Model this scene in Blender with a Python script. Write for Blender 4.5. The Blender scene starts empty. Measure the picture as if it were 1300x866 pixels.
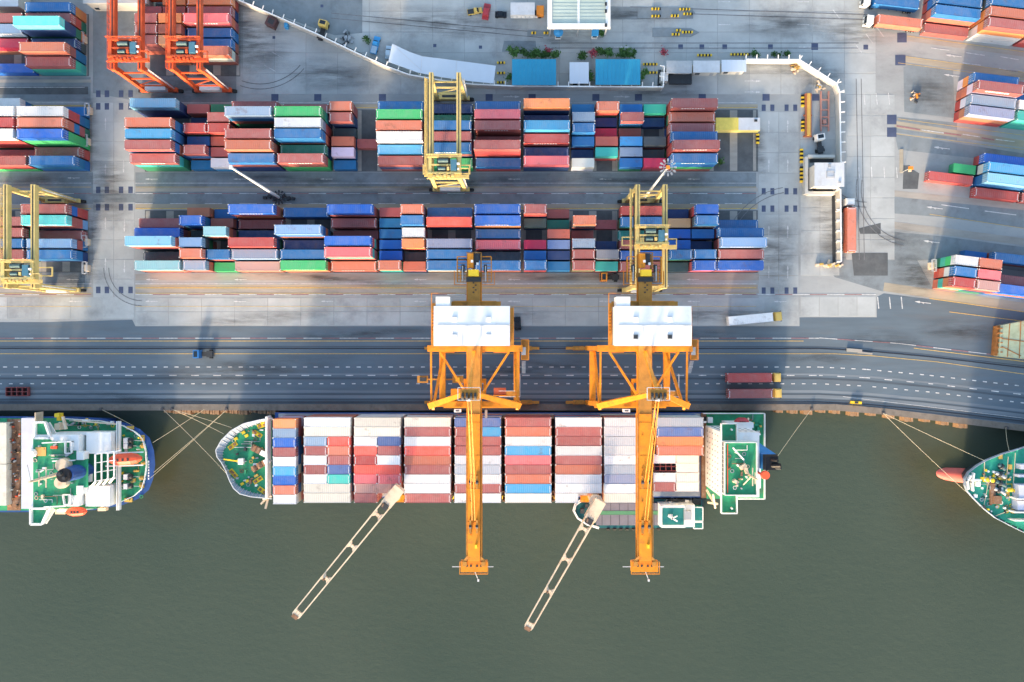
import bpy, math, random
from mathutils import Vector, Matrix
random.seed(7)
R = math.radians
C = bpy.context.scene.collection
SC = bpy.context.scene
H, F, NX, NY = 220.0, 1010.0, 660.0, 438.0      # drone height, focal length in photo pixels, point straight below the drone
def P(px, py, z=0.0):
    s = (H - z) / F
    return Vector(((px - NX) * s, -(py - NY) * s, z))
def PL(pts, z=0.0): return [P(a, b, z) for a, b in pts]
G = H / F

# ---------------- camera
cam = bpy.data.cameras.new('camera'); co = bpy.data.objects.new('camera', cam); C.objects.link(co)
co.location = (0, 0, H); co.rotation_euler = (0, 0, 0)
cam.sensor_width = 36; cam.lens = 36 * F / 1300
cam.shift_x = -(NX - 650) / 1300; cam.shift_y = (NY - 433) / 1300
cam.clip_end = 6000
SC.camera = co
# ---------------- light: low hazy sun from the lower left of the picture, blue sky
SUN_EL, SUN_AZ = R(13.5), R(13)                   # azimuth measured from straight down the picture towards its left
to_sun = Vector((-math.sin(SUN_AZ) * math.cos(SUN_EL), -math.cos(SUN_AZ) * math.cos(SUN_EL), math.sin(SUN_EL)))
sl = bpy.data.lights.new('sun', 'SUN'); sl.energy = 2.0; sl.angle = R(6); sl.color = (1.0, 0.74, 0.50)
so = bpy.data.objects.new('sun', sl); C.objects.link(so)
so.rotation_euler = to_sun.to_track_quat('Z', 'Y').to_euler()
so.location = (-60, -200, 120)
w = bpy.data.worlds.new('World'); SC.world = w; w.use_nodes = True
nt = w.node_tree; bg = nt.nodes['Background']; sky = nt.nodes.new('ShaderNodeTexSky')
sky.sky_type = 'NISHITA'; sky.sun_disc = False; sky.sun_elevation = SUN_EL
sky.sun_rotation = math.atan2(to_sun.x, to_sun.y); sky.ozone_density = 0.7; sky.dust_density = 2.2; sky.air_density = 1.0
nt.links.new(sky.outputs[0], bg.inputs[0]); bg.inputs[1].default_value = 0.15
SC.view_settings.view_transform = 'Standard'; SC.view_settings.look = 'None'
SC.view_settings.exposure = 1.94; SC.view_settings.gamma = 1.0

# ---------------- materials
MATS = {}
def mat(name, col, rough=0.6, metal=0.0, var=0.18, scale=0.35, stretch=(1, 1, 1), bump=0.0, bscale=6.0, stain=None, stain_amt=0.0, stain_scale=0.08, objvar=0.0, coords='Object'):
    if name in MATS: return MATS[name]
    m = bpy.data.materials.new(name); m.use_nodes = True; MATS[name] = m
    t = m.node_tree; N = t.nodes; L = t.links
    b = N['Principled BSDF']; b.inputs['Roughness'].default_value = rough; b.inputs['Metallic'].default_value = metal
    b.inputs['Specular IOR Level'].default_value = 0.35
    mp = N.new('ShaderNodeMapping'); mp.inputs['Scale'].default_value = stretch
    if coords == 'World': tc = N.new('ShaderNodeNewGeometry'); L.new(tc.outputs['Position'], mp.inputs[0])
    else: tc = N.new('ShaderNodeTexCoord'); L.new(tc.outputs[coords], mp.inputs[0])
    n = N.new('ShaderNodeTexNoise'); n.inputs['Scale'].default_value = scale; n.inputs['Detail'].default_value = 6; n.inputs['Roughness'].default_value = 0.65
    L.new(mp.outputs[0], n.inputs[0])
    rr = N.new('ShaderNodeMapRange'); rr.inputs[1].default_value = 0.25; rr.inputs[2].default_value = 0.75
    rr.inputs[3].default_value = 1 - var; rr.inputs[4].default_value = 1 + var
    L.new(n.outputs[0], rr.inputs[0])
    mul = N.new('ShaderNodeVectorMath'); mul.operation = 'SCALE'; mul.inputs[0].default_value = col[:3]
    L.new(rr.outputs[0], mul.inputs['Scale'])
    out = mul.outputs[0]
    if objvar:
        oi = N.new('ShaderNodeObjectInfo'); r2 = N.new('ShaderNodeMapRange'); r2.inputs[3].default_value = 1 - objvar; r2.inputs[4].default_value = 1 + objvar
        L.new(oi.outputs['Random'], r2.inputs[0]); m2 = N.new('ShaderNodeVectorMath'); m2.operation = 'SCALE'
        L.new(out, m2.inputs[0]); L.new(r2.outputs[0], m2.inputs['Scale']); out = m2.outputs[0]
    if stain:
        n2 = N.new('ShaderNodeTexNoise'); n2.inputs['Scale'].default_value = stain_scale; n2.inputs['Detail'].default_value = 8; n2.inputs['Roughness'].default_value = 0.7
        L.new(mp.outputs[0], n2.inputs[0])
        cr = N.new('ShaderNodeMapRange'); cr.inputs[1].default_value = 0.52; cr.inputs[2].default_value = 0.72; cr.inputs[3].default_value = 0; cr.inputs[4].default_value = stain_amt
        L.new(n2.outputs[0], cr.inputs[0])
        mx = N.new('ShaderNodeMix'); mx.data_type = 'RGBA'; L.new(cr.outputs[0], mx.inputs[0]); L.new(out, mx.inputs[6]); mx.inputs[7].default_value = (*stain[:3], 1)
        out = mx.outputs[2]
    L.new(out, b.inputs['Base Color'])
    if bump:
        n3 = N.new('ShaderNodeTexNoise'); n3.inputs['Scale'].default_value = bscale; n3.inputs['Detail'].default_value = 4
        L.new(mp.outputs[0], n3.inputs[0])
        bp = N.new('ShaderNodeBump'); bp.inputs['Strength'].default_value = bump; bp.inputs['Distance'].default_value = 0.1
        L.new(n3.outputs[0], bp.inputs['Height']); L.new(bp.outputs[0], b.inputs['Normal'])
    return m

def paint_mat(name, roof, attr):
    """steel container paint; the colour belongs to the object (or to the face colour of the joined lower tiers)"""
    m = bpy.data.materials.new(name); m.use_nodes = True; t = m.node_tree; N = t.nodes; L = t.links
    b = N['Principled BSDF']; b.inputs['Roughness'].default_value = 0.55; b.inputs['Specular IOR Level'].default_value = 0.3
    oi = N.new('ShaderNodeObjectInfo')
    if attr:
        a = N.new('ShaderNodeAttribute'); a.attribute_name = 'paint'; col = a.outputs['Color']
    else: col = oi.outputs['Color']
    tc = N.new('ShaderNodeTexCoord'); add = N.new('ShaderNodeVectorMath'); add.operation = 'ADD'
    mm = N.new('ShaderNodeVectorMath'); mm.operation = 'SCALE'; mm.inputs[0].default_value = (211, 97, 53); L.new(oi.outputs['Random'], mm.inputs['Scale'])
    L.new(tc.outputs['Object'], add.inputs[0]); L.new(mm.outputs[0], add.inputs[1])
    n = N.new('ShaderNodeTexNoise'); n.inputs['Scale'].default_value = 0.5; n.inputs['Detail'].default_value = 7; n.inputs['Roughness'].default_value = 0.7
    L.new(add.outputs[0], n.inputs[0])
    r = N.new('ShaderNodeMapRange'); r.inputs[1].default_value = 0.3; r.inputs[2].default_value = 0.75; r.inputs[3].default_value = 0.03 if roof else 0.0; r.inputs[4].default_value = 0.30 if roof else 0.12
    L.new(n.outputs[0], r.inputs[0])
    mx = N.new('ShaderNodeMix'); mx.data_type = 'RGBA'; L.new(r.outputs[0], mx.inputs[0]); L.new(col, mx.inputs[6]); mx.inputs[7].default_value = (0.36, 0.32, 0.31, 1)
    n2 = N.new('ShaderNodeTexNoise'); n2.inputs['Scale'].default_value = 0.33; n2.inputs['Detail'].default_value = 9; n2.inputs['Roughness'].default_value = 0.75
    L.new(add.outputs[0], n2.inputs[0])
    r2 = N.new('ShaderNodeMapRange'); r2.inputs[1].default_value = 0.57; r2.inputs[2].default_value = 0.72; r2.inputs[3].default_value = 0; r2.inputs[4].default_value = 0.6
    L.new(n2.outputs[0], r2.inputs[0])
    mx2 = N.new('ShaderNodeMix'); mx2.data_type = 'RGBA'; L.new(r2.outputs[0], mx2.inputs[0]); L.new(mx.outputs[2], mx2.inputs[6]); mx2.inputs[7].default_value = (0.13, 0.075, 0.05, 1)
    rv = N.new('ShaderNodeMapRange'); rv.inputs[3].default_value = 0.85; rv.inputs[4].default_value = 1.15; L.new(oi.outputs['Random'], rv.inputs[0])
    sc = N.new('ShaderNodeVectorMath'); sc.operation = 'SCALE'; L.new(mx2.outputs[2], sc.inputs[0]); L.new(rv.outputs[0], sc.inputs['Scale'])
    L.new(sc.outputs[0], b.inputs['Base Color'])
    wv = N.new('ShaderNodeTexWave'); wv.inputs['Scale'].default_value = 1.15; wv.bands_direction = 'X'; wv.wave_profile = 'SIN'
    L.new(tc.outputs['Object'], wv.inputs[0])
    bp = N.new('ShaderNodeBump'); bp.inputs['Strength'].default_value = 0.35; bp.inputs['Distance'].default_value = 0.04
    L.new(wv.outputs[0], bp.inputs['Height']); L.new(bp.outputs[0], b.inputs['Normal'])
    return m
M_WALL = paint_mat('container_wall_paint', False, False)
M_ROOF = paint_mat('container_roof_paint', True, False)
M_LOW = paint_mat('lower_tier_paint', False, True)
M_CAST = mat('casting_grey', (.62, .62, .6), .6)
M_ROD = mat('galvanised_rod', (.5, .52, .54), .4, .3)

CONC = mat('yard_concrete', (.335, .35, .345), .85, var=.22, scale=.12, stretch=(.5, 1, 1), stain=(.13, .13, .13), stain_amt=.75, stain_scale=.06, bump=.2)
SLAB = mat('slab_concrete', (.385, .405, .40), .85, var=.20, scale=.10, stain=(.15, .15, .15), stain_amt=.7, stain_scale=.045, objvar=.065, bump=.2, coords='World')
PAVE = mat('well_asphalt', (.10, .108, .112), .8, var=.3, scale=.3, stain=(.14, .14, .14), stain_amt=.6, stain_scale=.2)
ASPH = mat('quay_asphalt', (.112, .148, .178), .82, var=.14, scale=.5, stretch=(.12, 1, 1), stain=(.13, .13, .13), stain_amt=.6, stain_scale=.35, bump=.15)
ASPH2 = mat('worn_asphalt_strip', (.175, .205, .23), .82, var=.25, scale=.5, stretch=(.06, 2, 1))
ASPH3 = mat('dark_asphalt_strip', (.07, .09, .11), .82, var=.25, scale=.5, stretch=(.06, 2, 1))
PATCH = mat('asphalt_patch', (.205, .235, .25), .85, var=.15, scale=.4, stain=(.07, .07, .075), stain_amt=.5, stain_scale=.15)
LCONC = mat('light_concrete_strip', (.33, .31, .275), .85, var=.2, scale=.4, stretch=(.3, 1, 1))
TAN = mat('runway_concrete', (.36, .315, .24), .85, var=.2, scale=.4, stretch=(.2, 1, 1))
PLATE = mat('turning_plate_steel', (.075, .095, .16), .6, .2, var=.3)
WHITE_L = mat('white_road_paint', (.56, .56, .55), .7, var=.45, scale=1.2)
YEL_L = mat('yellow_road_paint', (.62, .42, .12), .7, var=.3, scale=1.2)
RED_L = mat('faded_red_road_paint', (.33, .16, .16), .7, var=.3, scale=1.2)
STEEL = mat('rail_steel', (.06, .065, .075), .5, .5)
OR = mat('crane_orange', (.70, .25, .014), .5, var=.2, scale=.5, stain=(.24, .10, .03), stain_amt=.75, stain_scale=.45)
OR2 = mat('crane_orange_weathered', (.43, .20, .035), .6, var=.25, scale=.5, stain=(.16, .08, .03), stain_amt=.7, stain_scale=.3)
ORY = mat('crane_yellow', (.85, .55, .03), .5, var=.1)
RT = mat('gantry_ochre_yellow', (.62, .48, .18), .55, var=.16, scale=.4, stain=(.4, .27, .1), stain_amt=.5, stain_scale=.35)
RR = mat('gantry_orange_red', (.62, .10, .03), .5, var=.22, scale=.5, stain=(.24, .06, .03), stain_amt=.7, stain_scale=.35)
HOUSE = mat('machine_house_white', (.80, .80, .785), .5, var=.05, scale=.2, stain=(.52, .46, .38), stain_amt=.35, stain_scale=.35)
DARK = mat('dark_machinery', (.035, .04, .045), .6, var=.3, scale=1)
RUBBER = mat('tyre_rubber', (.02, .02, .02), .8)
GREY = mat('grey_steel', (.34, .36, .38), .5, .2, var=.15)
LGREY = mat('light_grey_steel', (.58, .60, .62), .5, .1, var=.12, stain=(.35, .27, .2), stain_amt=.4, stain_scale=.3)
WHT = mat('white_paint', (.80, .80, .78), .5, var=.06, stain=(.5, .36, .22), stain_amt=.35, stain_scale=.25)
DECKG = mat('ship_deck_green', (.022, .26, .125), .65, var=.3, scale=.6, stain=(.10, .13, .08), stain_amt=.85, stain_scale=.28)
DECKT = mat('tanker_deck_teal', (.026, .31, .20), .6, var=.3, scale=.25, stain=(.06, .42, .33), stain_amt=.6, stain_scale=.2)
DECKD = mat('coaster_deck_dark_teal', (.012, .11, .12), .6, var=.25)
HULLB = mat('hull_blue', (.02, .07, .24), .5, var=.2)
HULLG = mat('hull_grey_blue', (.28, .34, .42), .5, var=.2, stain=(.25, .15, .08), stain_amt=.5, stain_scale=.2)
HULLD = mat('hull_dark', (.03, .05, .06), .5, var=.25)
HULLR = mat('antifouling_red', (.60, .13, .10), .6, var=.15, scale=.4)
YDECK = mat('deck_yellow', (.72, .50, .03), .6, var=.2)
CREAM = mat('ship_crane_cream', (.68, .55, .40), .55, var=.16, scale=.4, stain=(.36, .2, .09), stain_amt=.6, stain_scale=.35)
RUST = mat('rusty_deck', (.22, .12, .07), .8, var=.35, scale=1.2, stain=(.4, .35, .3), stain_amt=.6, stain_scale=.5)
LIFE = mat('lifeboat_orange', (.72, .10, .04), .45, var=.1)
BLUER = mat('blue_roof_sheet', (.025, .27, .44), .5, var=.07)
PALEG = mat('pale_green_roof_sheet', (.43, .51, .46), .5, var=.08, objvar=.05)
ROOFW = mat('pale_canopy_sheet', (.55, .62, .70), .5, var=.05, scale=.2)
ROOFG = mat('grey_roof_sheet', (.42, .44, .45), .5, var=.12, stain=(.25, .2, .16), stain_amt=.5, stain_scale=.3)
WALLM = mat('rendered_wall', (.55, .53, .48), .8, var=.15)
TIMBER = mat('fender_timber', (.36, .22, .12), .85, var=.35, scale=1.5)
BOLL = mat('bollard_iron', (.10, .09, .09), .6)
ROPE = mat('mooring_rope', (.60, .52, .36), .8)
GLASS = mat('dark_window_glass', (.02, .03, .04), .1)
BLACK = mat('black_paint', (.012, .012, .014), .5)
ORG = mat('orange_paint', (.72, .25, .03), .55)
LEAF = mat('shrub_leaf', (.055, .14, .032), .7, var=.5, scale=3, objvar=.25)
LEAF2 = mat('flowering_shrub_leaf', (.30, .05, .08), .7, var=.4, scale=3)
BARK = mat('shrub_bark', (.12, .08, .05), .9)
CABW = mat('cab_white', (.75, .74, .70), .4); CABY = mat('cab_yellow', (.62, .44, .12), .4); CABB = mat('cab_blue', (.03, .16, .42), .4); CABR = mat('cab_red', (.42, .05, .06), .4)
CABL = mat('pickup_pale_blue', (.40, .52, .62), .4); CARK = mat('car_black', (.015, .018, .025), .3)
SKYB = mat('pickup_blue', (.05, .30, .60), .4)

# ---------------- mesh helper
class MB:
    OFF = Vector((0, 0, 0))
    def __init__(s, *mats): s.v = []; s.f = []; s.mi = []; s.m = list(mats); s.c = 0; s.fc = []; s.col = None
    def use(s, m):
        if m not in s.m: s.m.append(m)
        s.c = s.m.index(m); return s
    def add(s, vs, fs):
        o = len(s.v); s.v += [tuple(x) for x in vs]
        for f in fs: s.f.append([i + o for i in f]); s.mi.append(s.c); s.fc.append(s.col)
        return s
    def hexa(s, q):  # 8 corners: bottom 4 then top 4
        return s.add(q, [(3, 2, 1, 0), (4, 5, 6, 7), (0, 1, 5, 4), (1, 2, 6, 5), (2, 3, 7, 6), (3, 0, 4, 7)])
    def box(s, x0, x1, y0, y1, z0, z1):
        return s.hexa([(x0, y0, z0), (x1, y0, z0), (x1, y1, z0), (x0, y1, z0), (x0, y0, z1), (x1, y0, z1), (x1, y1, z1), (x0, y1, z1)])
    def cbox(s, c, dx, dy, dz, rot=0.0):
        cs, sn = math.cos(rot), math.sin(rot); q = []
        for z in (-dz / 2, dz / 2):
            for a, b in ((-1, -1), (1, -1), (1, 1), (-1, 1)):
                x, y = a * dx / 2, b * dy / 2; q.append((c[0] + x * cs - y * sn, c[1] + x * sn + y * cs, c[2] + z))
        return s.hexa(q)
    def beam(s, p, q, w, h=None, w1=None, h1=None):
        p, q = Vector(p), Vector(q); h = h or w; w1 = w1 or w; h1 = h1 or h
        d = (q - p).normalized(); up = Vector((0, 0, 1)) if abs(d.z) < .95 else Vector((0, 1, 0))
        a = d.cross(up).normalized(); b = a.cross(d)
        o = []
        for c, ww, hh in ((p, w, h), (q, w1, h1)):
            for i, j in ((-1, -1), (1, -1), (1, 1), (-1, 1)): o.append(c + a * (i * ww / 2) + b * (j * hh / 2))
        return s.add(o, [(0, 3, 2, 1), (4, 5, 6, 7), (0, 1, 5, 4), (1, 2, 6, 5), (2, 3, 7, 6), (3, 0, 4, 7)])
    def tube(s, p, q, r, r1=None, n=8):
        p, q = Vector(p), Vector(q); r1 = r if r1 is None else r1
        d = (q - p).normalized(); up = Vector((0, 0, 1)) if abs(d.z) < .95 else Vector((0, 1, 0))
        a = d.cross(up).normalized(); b = a.cross(d); o = []
        for c, rr in ((p, r), (q, r1)):
            for i in range(n):
                t = 2 * math.pi * i / n; o.append(c + a * (rr * math.cos(t)) + b * (rr * math.sin(t)))
        return s.add(o, [list(range(n))[::-1], list(range(n, 2 * n))] + [(i, (i + 1) % n, n + (i + 1) % n, n + i) for i in range(n)])
    def prism(s, pts, z0, z1):
        A = sum(pts[i][0] * pts[(i + 1) % len(pts)][1] - pts[(i + 1) % len(pts)][0] * pts[i][1] for i in range(len(pts)))
        if A < 0: pts = pts[::-1]
        n = len(pts); o = [(x[0], x[1], z0) for x in pts] + [(x[0], x[1], z1) for x in pts]
        return s.add(o, [list(range(n))[::-1], list(range(n, 2 * n))] + [(i, (i + 1) % n, n + (i + 1) % n, n + i) for i in range(n)])
    def sheet(s, pts, z=None):
        pts = [Vector((x[0], x[1], x[2] if z is None else z)) for x in pts]
        A = sum(pts[i].x * pts[(i + 1) % len(pts)].y - pts[(i + 1) % len(pts)].x * pts[i].y for i in range(len(pts)))
        if A < 0: pts = pts[::-1]
        return s.add(pts, [list(range(len(pts)))])
    def loft(s, rings, caps=True):
        n = len(rings[0]); o = [tuple(x) for r in rings for x in r]; f = []
        for k in range(len(rings) - 1):
            for i in range(n):
                j = (i + 1) % n; f.append((k * n + i, k * n + j, (k + 1) * n + j, (k + 1) * n + i))
        if caps: f.append(list(range(n))[::-1]); f.append([(len(rings) - 1) * n + i for i in range(n)])
        return s.add(o, f)
    def rail(s, pts, h=1.1, step=2.0, w=.07, closed=False):
        pts = [Vector(p) for p in pts]
        if closed: pts = pts + [pts[0]]
        for a, b in zip(pts[:-1], pts[1:]):
            L = (b - a).length; n = max(1, int(L / step))
            for i in range(n + 1):
                p = a.lerp(b, i / n); s.beam(p, p + Vector((0, 0, h)), w)
            for k in (.5, 1.0): s.beam(a + Vector((0, 0, h * k)), b + Vector((0, 0, h * k)), w * 1.2)
        return s
    def mesh(s, name, smooth=False):
        ox, oy, oz = MB.OFF
        me = bpy.data.meshes.new(name); me.from_pydata([(a - ox, b - oy, c - oz) for a, b, c in s.v], [], s.f)
        for m in s.m: me.materials.append(m)
        me.polygons.foreach_set('material_index', s.mi)
        if s.col is not None:
            ca = me.color_attributes.new('paint', 'FLOAT_COLOR', 'CORNER'); i = 0
            for f, c in zip(s.f, s.fc):
                for _ in f: ca.data[i].color = (*c, 1); i += 1
        if smooth: me.polygons.foreach_set('use_smooth', [True] * len(me.polygons))
        me.update(); return me
    def build(s, name, parent=None, smooth=False, **props):
        o = bpy.data.objects.new(name, s.mesh(name, smooth)); C.objects.link(o)
        if parent is not None: o.parent = parent; 
        for k, v in props.items(): o[k] = v
        return o
def thing(name, label, cat, loc=(0, 0, 0), rz=0.0, group=None):
    o = bpy.data.objects.new(name, None); C.objects.link(o); o.empty_display_size = .5
    o.location = loc; o.rotation_euler = (0, 0, rz); o['label'] = label; o['category'] = cat
    if group: o['group'] = group
    return o
def tag(o, label, cat, group=None):
    o['label'] = label; o['category'] = cat
    if group: o['group'] = group
    return o
def struct(mb, name): return mb.build(name, kind='structure')
def copy_tree(o, parent=None):
    c = o.copy(); C.objects.link(c)
    if parent is not None: c.parent = parent
    for ch in list(o.children): copy_tree(ch, c)
    return c
# =============== THE SETTING: ground, quay, water, markings
QL = [(-900, 520), (1060, 520), (1120, 525), (1300, 546.5), (1900, 618)]       # quay edge
g = MB(CONC)
q = PL(QL)
g.sheet(q + [Vector((2500, -40, 0)), Vector((2500, 2500, 0)), Vector((-2500, 2500, 0)), Vector((-2500, q[0].y, 0))], 0)
struct(g, 'yard_ground')
wm = bpy.data.materials.new('river_water'); wm.use_nodes = True
t = wm.node_tree; N = t.nodes; L = t.links; b = N['Principled BSDF']
b.inputs['Roughness'].default_value = .12; b.inputs['IOR'].default_value = 1.33
tc = N.new('ShaderNodeTexCoord')
n = N.new('ShaderNodeTexNoise'); n.inputs['Scale'].default_value = .012; n.inputs['Detail'].default_value = 5
cr = N.new('ShaderNodeValToRGB'); cr.color_ramp.elements[0].position = .3; cr.color_ramp.elements[0].color = (.043, .063, .046, 1); cr.color_ramp.elements[1].position = .72; cr.color_ramp.elements[1].color = (.062, .080, .057, 1)
L.new(tc.outputs['Object'], n.inputs[0]); L.new(n.outputs[0], cr.inputs[0])
ns = N.new('ShaderNodeTexNoise'); ns.inputs['Scale'].default_value = .06; ns.inputs['Detail'].default_value = 8; ns.inputs['Roughness'].default_value = .65; L.new(tc.outputs['Object'], ns.inputs[0])
last = cr.outputs[0]
for (sx_, sy_, sr_) in ((232, 585, 75), (215, 625, 60), (1215, 630, 90), (1160, 580, 60)):      # brown sunlight reflected off the hulls, painted into the water colour
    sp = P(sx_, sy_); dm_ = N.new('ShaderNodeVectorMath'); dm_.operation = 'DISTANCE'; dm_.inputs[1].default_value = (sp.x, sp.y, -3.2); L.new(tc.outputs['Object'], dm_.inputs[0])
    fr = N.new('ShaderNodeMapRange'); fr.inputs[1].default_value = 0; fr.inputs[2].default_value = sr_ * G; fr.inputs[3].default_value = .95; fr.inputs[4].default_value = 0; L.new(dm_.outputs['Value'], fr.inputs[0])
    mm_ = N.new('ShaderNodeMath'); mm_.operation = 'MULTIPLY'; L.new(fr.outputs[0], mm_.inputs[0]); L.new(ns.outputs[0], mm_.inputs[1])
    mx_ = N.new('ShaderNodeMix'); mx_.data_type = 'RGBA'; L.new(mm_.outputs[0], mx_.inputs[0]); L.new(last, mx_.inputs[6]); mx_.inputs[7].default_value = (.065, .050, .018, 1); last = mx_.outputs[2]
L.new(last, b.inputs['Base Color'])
mp = N.new('ShaderNodeMapping'); mp.inputs['Rotation'].default_value = (0, 0, R(25)); mp.inputs['Scale'].default_value = (.6, 1, 1)
L.new(tc.outputs['Object'], mp.inputs[0])
n2 = N.new('ShaderNodeTexNoise'); n2.inputs['Scale'].default_value = .55; n2.inputs['Detail'].default_value = 8; n2.inputs['Roughness'].default_value = .7
L.new(mp.outputs[0], n2.inputs[0])
bp = N.new('ShaderNodeBump'); bp.inputs['Strength'].default_value = .3; bp.inputs['Distance'].default_value = .3
L.new(n2.outputs[0], bp.inputs['Height']); L.new(bp.outputs[0], b.inputs['Normal'])
WZ = -3.2
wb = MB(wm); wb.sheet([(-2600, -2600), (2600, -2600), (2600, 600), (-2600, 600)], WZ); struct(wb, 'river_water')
# quay wall: coping beam and wall below it
qw = MB(WALLM)
QW = mat('quay_wall_concrete', (.20, .17, .14), .9, var=.3, scale=.6, stain=(.09, .07, .05), stain_amt=.7, stain_scale=.3)
qw.use(QW)
for a, c in zip(q[:-1], q[1:]):
    d = (c - a).normalized(); nrm = Vector((d.y, -d.x, 0))
    o = [a - nrm * 1.5, c - nrm * 1.5, c + nrm * .25, a + nrm * .25]
    qw.prism([(p.x, p.y) for p in o], -6, .12)
struct(qw, 'quay_wall')
# asphalt of the quay road
a = MB(ASPH); a.sheet(PL([(-900, 409), (60, 409), (75, 408.4), (168, 406), (172, 414.2), (1015, 414.2), (1015, 403), (1113, 403), (1113, 377), (1122, 372.5), (1300, 395), (1900, 470), (1900, 617), (1300, 545), (1120, 523.4), (1060, 518.5), (-900, 518.5)]), .012); struct(a, 'quay_road')
def band(mb, m, pts, w, z):  # a strip w px wide along a pixel polyline
    mb.use(m)
    for (x0, y0), (x1, y1) in zip(pts[:-1], pts[1:]):
        p, qq = P(x0, y0), P(x1, y1); d = (qq - p).normalized(); nn = Vector((-d.y, d.x, 0)) * (w * G / 2)
        mb.sheet([p + nn, p - nn, qq - nn, qq + nn], z)
def quayline(y, dy=0):   # follows the quay bend on the right
    return [(-200, y), (1040, y), (1100, y + 3), (1180, y + 10.5), (1300, y + 24.5), (1500, y + 48)]
st = MB(ASPH2)
band(st, ASPH2, quayline(475.2), 2.4, .02); band(st, ASPH2, quayline(497), 3.2, .02); band(st, ASPH2, quayline(503.5), 4, .02); band(st, ASPH2, quayline(515.8), 2.6, .02)
band(st, ASPH3, quayline(480.5), 2.6, .02); band(st, ASPH3, quayline(500.4), 1.6, .02); band(st, ASPH3, quayline(507.4), 2.2, .02); band(st, ASPH3, quayline(512.6), 2.0, .02); band(st, ASPH3, quayline(440), 1.2, .02)
struct(st, 'worn_road_strips')
rl = MB(STEEL)
for y in (442.4, 510.4):
    pts = quayline(y)
    for (x0, y0), (x1, y1) in zip(pts[:-1], pts[1:]):
        for off in (-.5, .5): rl.beam(P(x0, y0 + off, .02), P(x1, y1 + off, .02), .1, .1)
        rl.beam(P(x0, y0, -.02), P(x1, y1, -.02), .36, .11)
struct(rl, 'crane_rail')
# paved patches
pt = MB(PATCH)
PN = [0]
def patch(m, pts, z): PN[0] += 1; pt.use(m); pt.sheet(PL(pts), (.045 if z > .04 else .006) + PN[0] * .0004)
patch(PATCH, [(118, 0), (300, 0), (300, 130), (240, 130), (172, 128), (118, 118)], .008)
patch(PATCH, [(-60, 98), (115, 98), (115, 128), (-60, 128)], .008)
patch(PAVE, [(-60, 110), (112, 110), (112, 120), (-60, 120)], .014)
for x0, x1 in ((-60, 118), (172, 960)):
    patch(PATCH, [(x0, 219), (x1, 219), (x1, 259), (x0, 259)], .008)
patch(PATCH, [(118, 246), (172, 246), (172, 257), (118, 257)], .05)
patch(PATCH, [(-60, 336), (108, 336), (108, 362), (-60, 362)], .010)
patch(PATCH, [(1040, 330), (1130, 318), (1160, 322), (1185, 368), (1120, 370), (1060, 352)], .008)
patch(PATCH, [(1137, 148), (1215, 156), (1215, 178), (1136, 168)], .010)
patch(PATCH, [(1136, 170), (1300, 195), (1300, 212), (1230, 200), (1140, 190)], .009)
patch(PATCH, [(1120, 247), (1180, 247), (1300, 262), (1300, 290), (1200, 276), (1122, 270)], .008)
patch(PATCH, [(1118, 293), (1195, 300), (1300, 314), (1300, 345), (1180, 330), (1130, 330), (1118, 318)], .008)
patch(PATCH, [(1147, 85), (1160, 82), (1210, 90), (1212, 150), (1148, 142)], .008)
patch(PAVE, [(1081, 321), (1127, 321), (1127, 350), (1084, 350)], .044)
patch(PAVE, [(1090, 290), (1118, 283), (1118, 297), (1092, 297)], .044)
patch(PATCH, [(640, 52), (680, 52), (681, 66), (637, 66)], .05)
patch(PATCH, [(380, 0), (460, 0), (460, 42), (425, 45), (300, 0)], .05)
patch(PATCH, [(760, 8), (880, 10), (880, 24), (760, 25)], .05)
patch(PAVE, [(1147, 210), (1155, 210), (1160, 216), (1167, 220), (1165, 240), (1146, 240)], .02)
patch(LCONC, [(-60, 335), (-60, 335), (170, 335), (170, 335)], .004) if False else None
struct(pt, 'paving_patches')
# wells under the container stacks: dark paving crossed by concrete strips
wl = MB(PAVE)
def well(x0, x1, y0, y1, slots, ang=0, org=None):
    def T(x, y):
        if not ang: return P(x, y)
        dx, dy = x - org[0], y - org[1]; return P(org[0] + dx * math.cos(ang) - dy * math.sin(ang), org[1] + dx * math.sin(ang) + dy * math.cos(ang))
    wl.use(PAVE); wl.sheet([T(x0, y0), T(x1, y0), T(x1, y1), T(x0, y1)], .026)
    wl.use(LCONC)
    for s in slots:
        for a0, a1 in ((-2.5, 3), (23.5, 33), (53, 57)):
            wl.sheet([T(s + a0, y0 + 1), T(s + a1, y0 + 1), T(s + a1, y1 - 1), T(s + a0, y1 - 1)], .031)
SL = [187.6 + 59.62 * i for i in range(13)]
well(184, 962, 139, 218, SL); well(184, 962, 267, 346.5, SL)
well(-80, 113, 18, 97, [54, -5.6]); well(-80, 116, 139, 218, [58.5, -1.1]); well(-80, 113, 267, 346, [55.8, -4]); well(186, 305, 5, 97, [187.6, 247.2])
struct(wl, 'stack_wells')
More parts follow.
